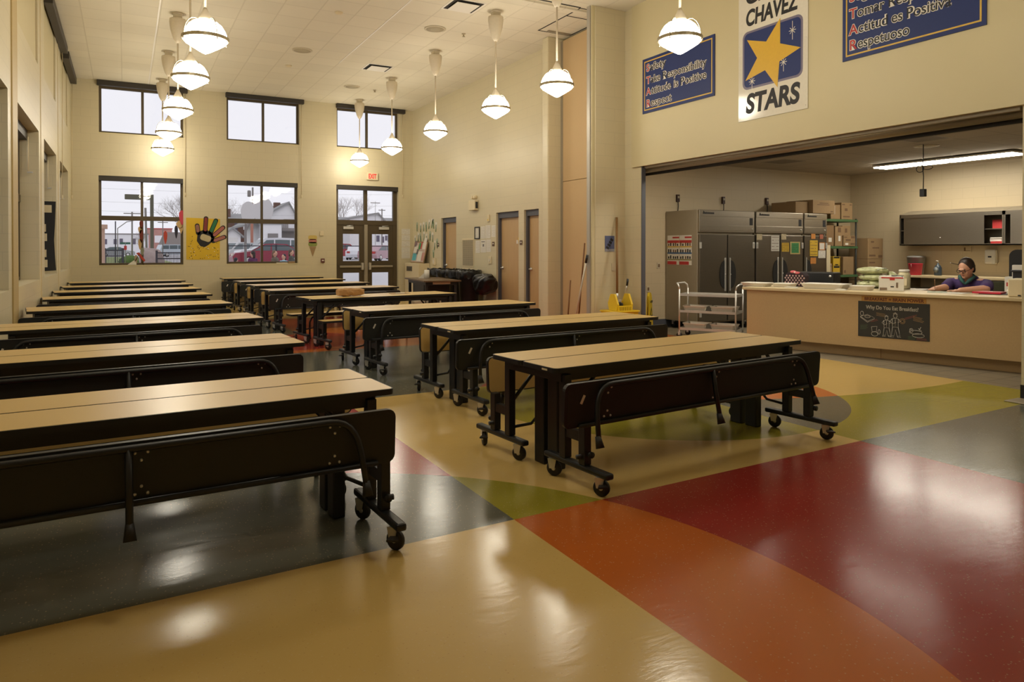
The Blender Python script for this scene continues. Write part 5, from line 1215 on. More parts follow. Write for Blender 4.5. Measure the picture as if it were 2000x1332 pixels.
# ---------------------------------------------------------------- people
def cap(b, p, q, r0, r1, m, seg=14):
    """tapered limb with round ends"""
    p, q = Vector(p), Vector(q); b.tube([p, p.lerp(q, .5), q], [r0, (r0+r1)/2, r1], m, seg)
    b.ball(p, r0, m, seg, 8); b.ball(q, r1, m, seg, 8)
def melt(b, name, voxel, parent, smooth=3):
    """one continuous surface out of the overlapping volumes"""
    m = b.mats[0]; o = b.build(name)
    r = o.modifiers.new('r', 'REMESH'); r.mode = 'VOXEL'; r.voxel_size = voxel
    s = o.modifiers.new('s', 'SMOOTH'); s.factor = .5; s.iterations = smooth
    bpy.context.view_layer.update()
    me = bpy.data.meshes.new_from_object(o.evaluated_get(bpy.context.evaluated_depsgraph_get()))
    o.modifiers.clear(); o.data = me
    for p in me.polygons: p.use_smooth = True; p.material_index = 0
    me.materials.clear(); me.materials.append(m)
    o.parent = parent
    return o
# the woman at the counter: local axes of the counter (u, n, z)
t = thing('person', 'seated person in purple shirt and glasses writing at the counter', 'person', CA, CR)
Z = .892
sR, eR, wR = (2.44, 1.10, .985), (2.43, .925, .945), (2.335, .76, .925)
sL, eL, wL = (2.86, 1.11, .98), (2.90, .93, .945), (2.64, .765, .922)
hc = Vector((2.645, 1.02, 1.195))                    # head centre; face looks down and to the left
HM = Matrix.Translation(hc) @ RZ(-.32) @ RX(.42)     # local head frame: -y is forward
b = MB()
b.ball((2.65, 1.42, .55), (.21, .17, .14), M_SKIN, 20, 12); b.ball((2.65, 1.33, .72), (.20, .16, .17), M_SKIN, 20, 12); b.ball((2.65, 1.20, .90), (.20, .14, .15), M_SKIN, 20, 12)
cap(b, (2.50, 1.12, .985), (2.80, 1.12, .985), .085, .085, M_SKIN); cap(b, (2.65, 1.11, 1.0), (2.65, 1.04, 1.13), .068, .058, M_SKIN)
b.ball((0, 0, .015), (.078, .098, .112), M_SKIN, 20, 14, HM); b.ball((0, -.035, -.055), (.062, .062, .058), M_SKIN, 16, 10, HM); b.ball((0, -.088, -.085), (.026, .02, .02), M_SKIN, 10, 8, HM)
b.ball((0, -.104, -.012), (.015, .022, .026), M_SKIN, 10, 8, HM); b.ball((0, -.098, .03), (.05, .014, .012), M_SKIN, 10, 8, HM)
for s in (-1, 1): b.ball((s*.079, .008, .0), (.012, .022, .032), M_SKIN, 10, 8, HM); b.ball((s*.036, -.075, -.03), (.024, .02, .02), M_SKIN, 10, 8, HM)
for s, e, w in ((sR, eR, wR), (sL, eL, wL)): cap(b, s, e, .072, .05, M_SKIN); cap(b, e, w, .048, .031, M_SKIN)
for x in (2.56, 2.74): cap(b, (x, 1.42, .54), (x, 1.02, .55), .095, .07, M_SKIN); cap(b, (x, 1.02, .55), (x, 1.06, .10), .065, .042, M_SKIN); cap(b, (x, 1.08, .05), (x, .95, .04), .042, .032, M_SKIN)
# right hand closed on the pencil: palm, curled fingers, thumb
b.ball((2.325, .735, .92), (.036, .042, .024), M_SKIN, 12, 8)
for k in range(4):
    x0 = 2.350-.021*k; L = (.034, .038, .035, .028)[k]
    cap(b, (x0, .712, .926-.003*k), (x0+.004, .712-L*.75, .934-.006*k), .0095, .009, M_SKIN, 8); cap(b, (x0+.004, .712-L*.75, .934-.006*k), (x0+.012, .712-L*.9, .911), .009, .0075, M_SKIN, 8)
cap(b, (2.358, .745, .922), (2.366, .708, .926), .0105, .0095, M_SKIN, 8); cap(b, (2.366, .708, .926), (2.362, .682, .914), .0095, .008, M_SKIN, 8)
# left hand lying open on the paper
b.ball((2.605, .745, .913), (.045, .036, .018), M_SKIN, 12, 8)
for k in range(4):
    y0 = .722+.017*k; L = (.062, .075, .072, .055)[k]
    p = Vector((2.570, y0, .912)); q = Vector((2.570-L*.55, y0-.016+.006*k, .914)); r = Vector((2.570-L, y0-.024+.009*k, .902))
    cap(b, p, q, .0095, .0085, M_SKIN, 8); cap(b, q, r, .0085, .007, M_SKIN, 8)
cap(b, (2.61, .722, .912), (2.588, .695, .906), .0105, .009, M_SKIN, 8); cap(b, (2.588, .695, .906), (2.562, .685, .902), .009, .0075, M_SKIN, 8)
melt(b, 'body', .0065, t)
b = MB()
b.ball((2.65, 1.42, .58), (.235, .19, .15), M_SHIRT, 20, 12); b.ball((2.65, 1.33, .72), (.225, .185, .18), M_SHIRT, 20, 12); b.ball((2.65, 1.20, .90), (.225, .165, .16), M_SHIRT, 20, 12)
cap(b, (2.49, 1.12, .975), (2.81, 1.12, .972), .094, .094, M_SHIRT); cap(b, (2.60, 1.13, 1.03), (2.70, 1.13, 1.03), .08, .08, M_SHIRT)
cap(b, sR, Vector(sR).lerp(Vector(eR), .80), .080, .072, M_SHIRT); cap(b, sL, Vector(sL).lerp(Vector(eL), .84), .080, .074, M_SHIRT)
melt(b, 'polo_shirt', .010, t)
b = MB()
for x in (2.56, 2.74): cap(b, (x, 1.42, .54), (x, 1.02, .55), .112, .085, M_NAVY); cap(b, (x, 1.02, .55), (x, 1.06, .12), .08, .06, M_NAVY)
b.ball((2.65, 1.42, .53), (.225, .185, .13), M_NAVY, 16, 10); melt(b, 'trousers', .014, t)
b = MB()
b.tube([(2.56, 1.05, 1.09), (2.60, .985, 1.045), (2.645, .965, .99)], [.022, .024, .016], M_COLLAR, 8); b.tube([(2.73, 1.05, 1.09), (2.695, .985, 1.045), (2.648, .965, .99)], [.022, .024, .016], M_COLLAR, 8); b.tube([(2.56, 1.05, 1.09), (2.60, 1.15, 1.11), (2.69, 1.15, 1.11), (2.73, 1.05, 1.09)], .022, M_COLLAR, 8)
b.build('collar', t)
b = MB(); b.ball((.05, 0, 0), (.0, .0, .0), M_WHITE) if False else b.tube([(2.77, .972, .93), (2.785, .974, .935)], .006, M_WHITE, 5); b.build('badge', t)
b = MB(); b.ball((0, .025, .042), (.092, .10, .108), M_HAIRB, 20, 12, HM); b.ball((0, .095, -.005), (.062, .05, .055), M_HAIRB, 12, 8, HM); b.ball((.0, .125, -.05), (.035, .035, .07), M_HAIRB, 12, 8, HM)
for s in (-1, 1): b.ball((s*.070, .02, .035), (.022, .06, .055), M_HAIRB, 10, 8, HM)
melt(b, 'hair', .008, t)
b = MB()
for s in (-1, 1):
    b.tube([HM @ Vector((s*.034+.026*math.cos(a), -.114, .012+.019*math.sin(a))) for a in [k*2*PI/14 for k in range(14)]], .0032, M_INK, 6, closed=True)
    b.tube([HM @ Vector(p) for p in ((s*.060, -.112, .016), (s*.080, -.06, .014), (s*.082, .0, .012))], .003, M_INK, 5)
b.tube([HM @ Vector(p) for p in ((-.010, -.116, .014), (.010, -.116, .014))], .003, M_INK, 5); b.build('eyeglasses', t)
b = MB()
for s in (-1, 1): b.ball((s*.033, -.093, .010), (.013, .006, .006), M_INK, 8, 6, HM); b.ball((s*.034, -.096, .036), (.022, .006, .005), M_HAIRB, 8, 6, HM)
b.build('eyes', t)
MB().ball((0, -.101, -.055), (.022, .007, .006), pr('lip', (.32, .09, .07), .5), 10, 6, HM).build('mouth', t)
o = MB().tube([(0, 0, 0), (.01, -.045, .16)], [.002, .0045], M_STICK, 6).build('pencil', None, cp(2.362, .70, .895), (0, 0, CR)); tag(o, 'pencil held in the writing hand at the counter', 'pencil')
o = MB().tube([(0, 0, 0), (-.11, -.05, .03)], .004, M_INK, 6).ball((-.115, -.052, .031), .007, M_WHITE, 8, 6).build('pen', None, Vector((0, 0, 0))); o.location = CA+cu*2.60+cn*.98+Vector((0, 0, 1.24)); o.rotation_euler = (0, 0, CR); tag(o, 'white-tipped pen tucked at the seated person\'s temple', 'pen')
t = thing('office_chair', 'dark green office chair behind the seated person', 'chair', cp(2.74, 1.5, 0), CR)
MB().prism(rrect(.5, .46, .1), .34, .40, pr('olive_upholstery', (.055, .055, .022), .8, bump=.1, scale=200)).build('seat', t)
b = MB(); b.prism(rrect(.50, .42, .13), -.035, .035, MATS['olive_upholstery'], mtx=T(.10, .14, .80) @ RX(PI/2)); b.tube([(0, .20, .38), (.05, .22, .6), (.08, .19, .7)], .025, M_BLACK, 8); b.build('backrest', t)
MB().tube([(0, 0, .07), (0, 0, .35)], .03, M_BLACK, 8).build('column', t)
for k in range(5):
    a = k*2*PI/5; MB().tube([(0, 0, .08), (.27*math.cos(a), .27*math.sin(a), .05)], .018, M_BLACK, 6).ball((.28*math.cos(a), .28*math.sin(a), .03), .03, M_RUBBER, 8, 6).build('leg', t)

# ---------------------------------------------------------------- outside the windows
M_GRASS = pr('grass', (.30, .36, .12), .9, 0, .35, 3)
M_ASPH = pr('pale_asphalt', (.55, .54, .56), .9, 0, .1, 4)
M_WALK = pr('concrete_walk', (.78, .76, .73), .9, 0, .06, 5)
M_SIDING = pr('white_siding', (.86, .85, .86), .8, 0, .04, 3)
M_ROOF = pr('grey_shingle', (.30, .30, .30), .9, 0, .15, 20)
M_BARK = pr('bare_bark', (.30, .25, .235), .9, 0, .2, 20)
M_POLE = pr('weathered_pole', (.24, .22, .21), .8)
M_FENCE = pr('dark_fence', (.03, .03, .045), .5)
M_BRICK = pr('brick_facade', (.17, .095, .075), .9, 0, .25, 40)
M_TAN = pr('tan_masonry', (.55, .37, .29), .85, 0, .06, 30)
M_CGLASS = pr('car_glass', (.10, .13, .14), .12)
def gz(y, x=99): return .47 if x < 3.2 and 51 < y < 105 else 0. if y < 30 else min(.45, .45*(y-30)/14)
b = MB()
ys = [20.3, 30, 37, 44, 200]
for ya, yb in zip(ys, ys[1:]):
    v = [b.bm.verts.new(p) for p in ((-60, ya, gz(ya)-.03), (140, ya, gz(ya)-.03), (140, yb, gz(yb)-.03), (-60, yb, gz(yb)-.03))]; f = b.bm.faces.new(v); b._set([f], M_ASPH)
o = b.build('ground'); struct(o)
o = MB().box(-30, 3.2, 51, 105, .3, .47, M_GRASS).build('lawn'); tag(o, 'green lawn strip outside beyond the left window', 'lawn')
o = MB().box(-30, 3.2, 46.5, 51, .3, .45, M_WALK).build('sidewalk'); tag(o, 'pale sidewalk at the near edge of the lawn outside', 'sidewalk')
def at(px, py, Y):
    """world point on the plane y=Y seen at photo pixel (px, py): used to lay out the street"""
    a = (px-1000)/1385.; c = (py-499)/1385.; cy_, sy_ = math.cos(.5), math.sin(.5); cp_, sp_ = math.cos(-.0084), math.sin(-.0084)
    fw = Vector((sy_*cp_, cy_*cp_, sp_)); rt = Vector((cy_, -sy_, 0)); up = rt.cross(fw); d = fw+rt*a-up*c
    return Vector((0, 0, 1.45))+d*(Y/d.y)
def pole(name, px, ptop, Y, r, label, m=M_POLE, arm=None, px2=None, cat='pole'):
    q = at(px2 or px, ptop, Y); p = at(px, 500, Y); z0 = gz(Y, p.x)
    b = MB(); b.tube([(0, 0, 0), (q.x-p.x, 0, q.z-z0)], r, m, 8)
    if arm: b.box(q.x-p.x-arm, q.x-p.x+arm, -.04, .04, q.z-z0-.18, q.z-z0-.10, m)
    o = b.build(name, None, (p.x, Y, z0)); tag(o, label, cat, 'poles outside'); return o
# parking lot lamp
p, q = at(297, 500, 45), at(297, 381, 45)
t = thing('parking_lot_lamp', 'dark square parking lot lamp post with a box head outside', 'lamp post', (p.x, 45, .42))
MB().box(-.09, .09, -.09, .09, 0, q.z-.4, pr('olive_post', (.10, .095, .06), .6)).build('post', t); MB().box(-1.35, -.1, -.15, .15, q.z-.4-.30, q.z-.4-.02, MATS['olive_post'], .03).build('lamp_head', t)
pole('utility_pole', 258, 414, 75, .07, 'utility pole with a crossarm beyond the left window', arm=.7)
pole('utility_pole', 287, 406, 70, .09, 'leaning utility pole beyond the left window', px2=284)
pole('utility_pole', 318, 432, 86, .05, 'thin pole with a crossarm right of the lot lamp', arm=.5)
pole('signal_pole', 225.5, 432, 60, .04, 'thin dark signal pole before the white building', M_FENCE)
p = at(230, 500, 62); q = at(230, 446, 62); b = MB(); z = q.z-.47; b.tube([(0, 0, 0), (0, 0, z), (.6, 0, z+.5), (1.6, 0, z+.75), (2.2, 0, z+.72)], .035, M_POLE, 6); b.box(2.1, 2.7, -.1, .1, z+.66, z+.76, M_POLE)
o = b.build('street_lamp', None, (p.x, 62, .47)); tag(o, 'street lamp with a curved arm beyond the left window', 'street lamp')
p = at(245, 500, 58); t = thing('street_sign', 'small green street sign on a red and grey post outside', 'sign', (p.x, 58, .47)); q = at(245, 475, 58); MB().tube([(0, 0, 0), (0, 0, q.z-.4)], .03, M_POLE, 6).build('post', t); MB().box(-.32, .32, -.02, .02, q.z-.55, q.z-.40, pr('street_green', (.03, .12, .09), .6)).build('plate', t); MB().box(-.09, .09, -.03, .03, q.z-.95, q.z-.65, M_RED).build('red_plate', t)
# brick pier at the left window edge
p0, p1 = at(196, 515, 24), at(204.5, 447, 24); t = thing('masonry_pier', 'pinkish masonry pier with a wider cap outside the left window', 'pier', ((p0.x+p1.x)/2, 24, 0)); w = abs(p1.x-p0.x)/2; MB().box(-w, w, -.2, .2, 0, p1.z, M_TAN).build('shaft', t); MB().box(-w-.07, w+.07, -.26, .26, p1.z, p1.z+.12, M_TAN).build('cap', t)
# fences
def fence(name, x0, x1, Y, z0, z1, n, label, mid=True):
    t = thing(name, label, 'fence', (x0, Y, z0)); L = x1-x0; h = z1-z0
    b = MB()
    for z in ([h-.04, h-.24, .1] if mid else [h-.03]): b.box(0, L, -.02, .02, z, z+.04, M_FENCE)
    b.build('rails', t); b = MB()
    for k in range(n): x = L*(k+.5)/n; b.box(x-.008, x+.008, -.008, .008, .05, h-.04, M_FENCE)
    if mid: b.build('pickets', t)
    for x in ((0, L) if mid else [L*k/4 for k in range(5)]): MB().box(x-.035, x+.035, -.035, .035, 0, h+.06, M_FENCE).build('post', t)
a, c = at(306, 492, 27), at(362, 492, 27); fence('iron_fence', a.x, c.x, 27, -.03, 1.36, 20, 'dark iron picket fence at the right of the left window')
a, c = at(205, 487, 29), at(240, 487, 29); fence('iron_gate_fence', a.x, c.x, 29, -.03, 1.44, 16, 'fine dark fence panel at the left of the left window')
a, c = at(445, 483, 33), at(790, 483, 33); fence('rail_fence', a.x, c.x, 33, .05, 1.62, 1, 'single rail fence along the parking lot outside', False)
# boulder, bush
rn = random.Random(5); b = MB(); bmesh.ops.create_icosphere(b.bm, subdivisions=4, radius=1)
for v in b.bm.verts:
    p = v.co; k = 1+.10*math.sin(4*p.x+1)*math.cos(3*p.z)+.08*math.sin(5*p.y+p.x*2); v.co = Vector((p.x*.60*k-.12*p.z, p.y*.6*k, (p.z*.80*k+.66)*.85))
b._set(b.bm.faces, pr('pink_granite', (.32, .25, .225), .85, 0, .2, 6, .3), True); p = at(296, 500, 40); o = b.build('boulder', None, (p.x, 40, .31)); tag(o, 'large pinkish boulder beyond the left window', 'boulder')
b = MB(); bmesh.ops.create_icosphere(b.bm, subdivisions=4, radius=1)
for v in b.bm.verts: v.co = Vector((v.co.x*.75, v.co.y*.5, max(0, v.co.z)*.55))*rn.uniform(.88, 1.08)
b._set(b.bm.faces, pr('shrub_green', (.08, .14, .03), .9, 0, .4, 12, .5), True); p = at(254, 500, 60); o = b.build('bush', None, (p.x, 60, .472)); tag(o, 'low green bush at the far edge of the lawn', 'bush')
# buildings
def house(name, label, px0, px1, Y, py_eave, py_ridge, depth, wm, rm, gable=True, wins=(), over=.25, cat='building', ridge_px=None):
    a, c = at(px0, py_eave, Y), at(px1, py_eave, Y); z0 = .35; ze = a.z-z0; zr = at(px0, py_ridge, Y).z-z0; w = c.x-a.x
    t = thing(name, label, cat, ((a.x+c.x)/2, Y, z0), 0, 'buildings outside')
    rx = 0 if ridge_px is None else at(ridge_px, py_eave, Y).x-(a.x+c.x)/2
    b = MB()
    if gable: b.prism([(-w/2, 0), (w/2, 0), (w/2, ze), (rx, zr), (-w/2, ze)], -depth, 0, wm, mtx=RX(PI/2))
    else: b.box(-w/2, w/2, 0, depth, 0, ze, wm)
    b.build('walls', t)
    b = MB()
    if gable:
        for s in (-1, 1):
            ex = s*w/2; k = over/abs(ex-rx); e = (ex+(ex-rx)*k, ze-(zr-ze)*k)
            b.prism([(rx, zr), e, (e[0], e[1]+.18), (rx, zr+.2)], -depth-.3, .3, rm, mtx=RX(PI/2))
    elif zr > ze+.05:
        v = [b.bm.verts.new(p) for p in ((-w/2-over, -over, ze), (w/2+over, -over, ze), (w/2+over, depth+over, ze), (-w/2-over, depth+over, ze), (-w/2+w*.08, depth/2, zr), (w/2-w*.08, depth/2, zr))]
        b._set([b.bm.faces.new([v[i] for i in q]) for q in ((0, 1, 5, 4), (2, 3, 4, 5), (1, 2, 5), (3, 0, 4), (3, 2, 1, 0))], rm)
    else: b.box(-w/2-.1, w/2+.1, -.1, depth, ze, ze+.15, rm)
    b.build('roof', t)
    for (qx0, qx1, qy0, qy1, m) in wins:
        u, v = at(qx0, qy0, Y), at(qx1, qy1, Y); cx = (a.x+c.x)/2
        MB().box(u.x-cx, v.x-cx, -.06, .02, v.z-z0, u.z-z0, m).build('window' if m is not M_SIDING else 'panel', t)
    return t
M_WIN = pr('dusk_window', (.13, .11, .16), .3)
M_GAR = pr('garage_shade', (.25, .23, .22), .8)
house('white_building', 'long low white building across the street beyond the left window', 150, 290, 128, 457, 457, 10, M_SIDING, M_POLE, False, [(204, 209, 467, 477, M_WIN), (222, 228, 467, 477, M_WIN), (233.5, 240, 466, 477, M_WIN), (257, 265, 466, 477, M_WIN), (199, 202, 467, 477, M_WIN)], cat='building')
house('red_sign_building', 'low pink and red storefront far behind the lot lamp', 288, 336, 145, 447, 447, 8, pr('pink_facade', (.50, .26, .22), .8, 0, .3, .8), M_RED, False, [(302, 318, 460, 474, M_SIDING), (320, 326, 452, 468, M_SIDING)], cat='building')
house('grey_house', 'grey house with a dark sloping roof at the right of the left window', 318, 380, 115, 478, 452, 9, M_SIDING, pr('brown_shingle', (.20, .17, .155), .9, 0, .1, 10), False, cat='building')
hs = house('gable_house', 'white gabled house with a balcony beyond the second window', 513, 580, 72, 425, 396, 12, M_SIDING, M_ROOF, True, [(522, 544, 455, 474, M_GAR), (550, 590, 452, 474, M_GAR), (554, 575, 428, 431, M_GAR)], over=1.4, ridge_px=564)
a, c, cx = at(546, 451, 72), at(592, 439, 72), hs.location.x; b = MB(); z0 = .35
b.box(a.x-cx, c.x-cx, -1.3, 0, a.z-z0, a.z-z0+.25, M_POLE); b.box(a.x-cx, c.x-cx, -1.3, -1.2, c.z-z0, c.z-z0+.12, M_POLE)
for k in range(26): x = a.x-cx+(c.x-a.x)*k/25; b.box(x-.03, x+.03, -1.28, -1.22, a.z-z0+.2, c.z-z0, M_SIDING if k > 6 else M_POLE)
b.build('balcony', hs); p = at(553, 392, 72); MB().box(p.x-cx-.3, p.x-cx+.3, 3, 3.6, at(553, 405, 72).z-z0, p.z-z0, M_BRICK).build('chimney', hs)
house('white_annex', 'white lower wing left of the gabled house', 514, 550, 69.5, 438, 437, 2, M_SIDING, M_ROOF, False, [(523, 543, 456, 474, M_GAR)])
hb = house('brick_house', 'dark brick house behind the garage beyond the second window', 440, 506, 86, 432, 412, 12, M_BRICK, M_ROOF, False, [(458, 464, 436, 450, M_WIN), (475, 482, 436, 449, M_SIDING), (488, 493, 440, 450, M_WIN)]); p = at(448, 405, 86); MB().box(p.x-hb.location.x-.5, p.x-hb.location.x+.5, 3, 4, 2, p.z-.35, M_BRICK).build('chimney', hb)
house('garage', 'low white garage with a grey roof beyond the second window', 438, 470, 70, 460, 447, 7, M_SIDING, M_ROOF, True, [(444, 464, 464, 478, M_WALK)])
hw = house('pale_house', 'pale house with a grey roof seen through the entrance doors', 683, 748, 80, 428, 417, 10, M_SIDING, M_ROOF, True, [(735, 741, 460, 472, M_WIN), (745, 750, 462, 474, M_WIN), (752, 756, 460, 470, M_WIN)], ridge_px=738)
house('long_white_house', 'wide white house behind the cars at the entrance doors', 650, 830, 98, 440, 420, 10, M_SIDING, M_ROOF, False, [(757, 763, 460, 472, M_WIN), (735, 742, 461, 472, M_WIN)])
# bare trees
def tree(px, pbase, ptop, Y, label, sd, lean=0, spread=1.):
    rn = random.Random(sd); p = at(px, 500, Y); H_ = at(px, ptop, Y).z-gz(Y); b = MB()
    def br(pt, d, L, r, lv):
        q = pt+d*L; m = pt.lerp(q, .5)+Vector((rn.uniform(-1, 1), rn.uniform(-1, 1), rn.uniform(-1, 1)))*L*.06
        b.tube([pt, m, q], [r, r*.85, r*.66], M_BARK, 6 if lv < 2 else 3, cap=False)
        if lv >= 7: return
        for k in range(3 if lv < 5 else 2):
            a = Vector((rn.uniform(-1, 1)*spread, rn.uniform(-1, 1)*spread, rn.uniform(-.15, .8))); br(q if k else pt.lerp(q, rn.uniform(.6, .95)), (d*.75+a*.75).normalized(), L*rn.uniform(.62, .85), r*.60, lv+1)
    br(Vector((0, 0, 0)), Vector((lean, 0, 1)).normalized(), H_*.27, H_*.013, 0)
    o = b.build('bare_tree', None, (p.x, Y, gz(Y, p.x)-.02), recalc=False); tag(o, label, 'tree', 'bare trees outside'); return o
tree(362, 500, 345, 70, 'bare tree at the right edge of the left window', 3, -.15)
tree(462, 500, 378, 100, 'bare tree behind the brick house at the left of the second window', 9)
tree(590, 500, 352, 95, 'bare tree behind the gabled house at the right of the second window', 14, -.1)
tree(668, 500, 360, 125, 'bare tree in the left pane above the entrance doors', 21)
tree(276, 500, 445, 84, 'small bare sapling before the white building', 31)
# basketball backboards
def hoop(px, label, Y, x0, x1, y0, y1, bend):
    p = at(px, 500, Y); t = thing('basketball_backboard', label, 'backboard', (p.x, Y, .1), 0, 'fan-shaped basketball backboards')
    a, c = at(x0, y1, Y), at(x1, y0, Y); w = c.x-a.x; h = c.z-a.z; cx = (a.x+c.x)/2-p.x
    pts = [(-w*.38, 0), (w*.38, 0)]+[(w*.5*math.cos(q), h*.42+h*.58*math.sin(q)) for q in [k*PI/12 for k in range(13)]]
    MB().prism(pts, -.02, .02, pr('backboard_grey', (.60, .58, .57), .6), mtx=T(cx, 0, a.z-.1) @ RX(PI/2)).build('board', t)
    zt = a.z-.1-.2; MB().tube([(0, .9, 0), (0, .9, zt-.5), (cx*.3, .7, zt+.1), (cx, .1, zt+.45)], .075, M_POLE, 8).tube([(0, .9, zt-.3), (cx, .1, a.z-.1+h*.6)], .03, M_WHITE, 6).build('bent_post', t)
    return t
hoop(484, 'left fan-shaped backboard outside the second window', 44, 470, 500, 394, 430, 1)
hoop(484, 'right fan-shaped backboard outside the second window', 46.5, 494, 534, 386, 428, 1)
t = pole('utility_pole', 493.5, 366, 95, .11, 'utility pole with a transformer can beyond the second window'); p = at(493.5, 366, 95)
b = MB(); b.lathe([(.2, 0), (.22, .1), (.22, .7), (.15, .8)], M_POLE, 12, T(-.4, 0, p.z-gz(95)-1.2)); b.build('transformer', t)
pole('lattice_mast', 492, 437, 66, .12, 'reddish lattice mast behind the brick house', pr('mast_red', (.40, .17, .12), .8))
pole('parking_lamp_pole', 746, 408, 70, .06, 'tall thin lamp pole in the right pane over the entrance', M_POLE, .35)
pole('antenna_mast', 733, 394, 78, .025, 'thin roof antenna over the pale house', M_POLE, .55)
for k, (z0, z1) in enumerate(((392, 394), (410, 413), (366, 372))):
    a, c = at(150, z0, 68), at(860, z1+8, 68); o = MB().tube([(0, 0, 0), ((c.x-a.x)*.33, 0, (c.z-a.z)*.33-.25), ((c.x-a.x)*.66, 0, (c.z-a.z)*.66-.2), (c.x-a.x, 0, c.z-a.z)], .006, M_POLE, 4).build('power_line', None, a)
    tag(o, ['middle power line crossing the sky outside', 'lowest power line crossing the sky outside', 'highest power line crossing the sky outside'][k], 'power line', 'power lines outside')
# cars
def car(px, Y, L, H_, W, rot, col, label, kind='sedan', metal=.2):
    m = pr('car_paint_%.2f_%.2f_%.2f' % col, col, .25, metal); p = at(px, 500, Y); t = thing('car', label, 'car', (p.x, Y, gz(Y)-.03), rot, 'cars in the parking lot'); k = L/4.7; h = H_
    if kind == 'sedan': low = [(-2.3, .25), (2.3, .25), (2.36, .55), (2.2, .80), (1.2, .92), (-1.5, .95), (-2.25, .90), (-2.38, .55)]; top = [(-1.75, .92), (1.25, .92), (.45, h-.02), (-.15, h), (-.9, h-.03)]
    elif kind == 'suv': low = [(-2.3, .32), (2.3, .32), (2.36, .7), (2.25, .95), (1.3, 1.08), (-2.28, 1.08), (-2.36, .6)]; top = [(-2.25, 1.06), (1.35, 1.06), (.65, h-.04), (-.3, h), (-2.0, h-.05)]
    else: low = [(-2.3, .3), (2.3, .3), (2.36, .65), (2.15, .95), (1.6, 1.05), (-2.28, 1.05), (-2.36, .6)]; top = [(-2.25, 1.03), (1.65, 1.03), (.7, h-.04), (-.3, h), (-2.05, h-.06)]
    S = lambda P: [(x*k, z) for x, z in P]
    MB().prism(S(low), -W/2, W/2, m, mtx=RX(PI/2)).build('body', t)
    cx = sum(x for x, z in top)/len(top)
    MB().prism(S(top), -W/2+.12, W/2-.12, m, mtx=RX(PI/2)).build('cabin', t)
    zl = top[0][1]; inner = [(cx+(x-cx)*.90, zl+.04+(z-zl)*.78) for x, z in top]
    for s in (-1, 1):
        b = MB(); b.prism(S(inner), s*(W/2-.125)-.008, s*(W/2-.125)+.008, M_CGLASS, mtx=RX(PI/2)); b.build('side_window', t)
        b = MB()
        for q in ((.05,) if kind == 'sedan' else (.0, -1.1)): b.box(q*k-.04, q*k+.04, s*(W/2-.112)-.008, s*(W/2-.112)+.008, zl, h-.05, m)
        b.build('door_pillar', t)
    (xa, za), (xb, zb) = top[1], top[2]; b = MB(); v = [b.bm.verts.new(((xa*.93+xb*.07)*k+.02, y, za*.9+zb*.1) if i < 2 else ((xa*.1+xb*.9)*k+.03, y, za*.1+zb*.9)) for i, y in enumerate((-W/2+.2, W/2-.2, W/2-.25, -W/2+.25))]; b._set([b.bm.faces.new(v)], M_CGLASS); b.build('windshield', t)
    for sx in (-1.42, 1.42):
        for s in (-1, 1):
            MB().lathe([(.01, -.1), (.27, -.1), (.32, -.07), (.32, .07), (.27, .1), (.01, .1)], M_RUBBER, 20, T(sx*k, s*(W/2-.1), .32) @ RX(PI/2)).lathe([(.01, .0), (.19, .0), (.17, .02), (.01, .03)], M_CHROME, 16, T(sx*k, s*(W/2), .32) @ RX(-s*PI/2) if s > 0 else T(sx*k, -W/2, .32) @ RX(PI/2)).build('wheel', t)
    b = MB()
    for s in (-1, 1): b.box(2.24*k, 2.36*k, s*(W/2-.35)-.16, s*(W/2-.35)+.16, .62, .76, M_WHITE)
    b.build('headlights', t); b = MB()
    for s in (-1, 1): b.box(-2.37*k, -2.25*k, s*(W/2-.28)-.14, s*(W/2-.28)+.14, .68, .86, M_RED)
    b.build('tail_lights', t); return t
WHT, RDD, SLV = (.66, .66, .69), (.26, .03, .055), (.40, .42, .43)
car(526, 49, 4.9, 1.42, 1.8, PI+.05, RDD, 'dark red sedan parked beyond the second window')
car(530, 56, 5.1, 1.92, 1.95, PI+.10, WHT, 'white sport utility vehicle behind the dark red sedan', 'suv')
car(568, 63, 4.7, 1.75, 1.85, PI, (.60, .61, .64), 'white van at the right edge of the second window', 'van')
car(458, 64, 4.8, 1.66, 1.85, PI+.9, (.56, .56, .56), 'silver white minivan at the left of the second window', 'van')
car(228, 112, 4.5, 1.42, 1.8, 0, SLV, 'grey sedan at the left of the left window')
car(343, 111, 4.9, 1.75, 1.9, .3, (.52, .58, .62), 'pale blue vehicle behind the iron fence', 'suv')
car(668, 77, 4.4, 1.68, 1.8, .15, (.33, .04, .05), 'red vehicle in the left entrance door pane', 'suv')
car(697, 70, 4.6, 1.40, 1.8, 1.2, WHT, 'white car behind the left entrance door pane')
car(738, 62, 4.7, 1.42, 1.8, .85, (.42, .26, .29), 'pinkish silver sedan in the right entrance door pane')
car(772, 74, 4.6, 1.42, 1.8, .2, (.45, .47, .48), 'grey car at the right edge of the entrance door pane')
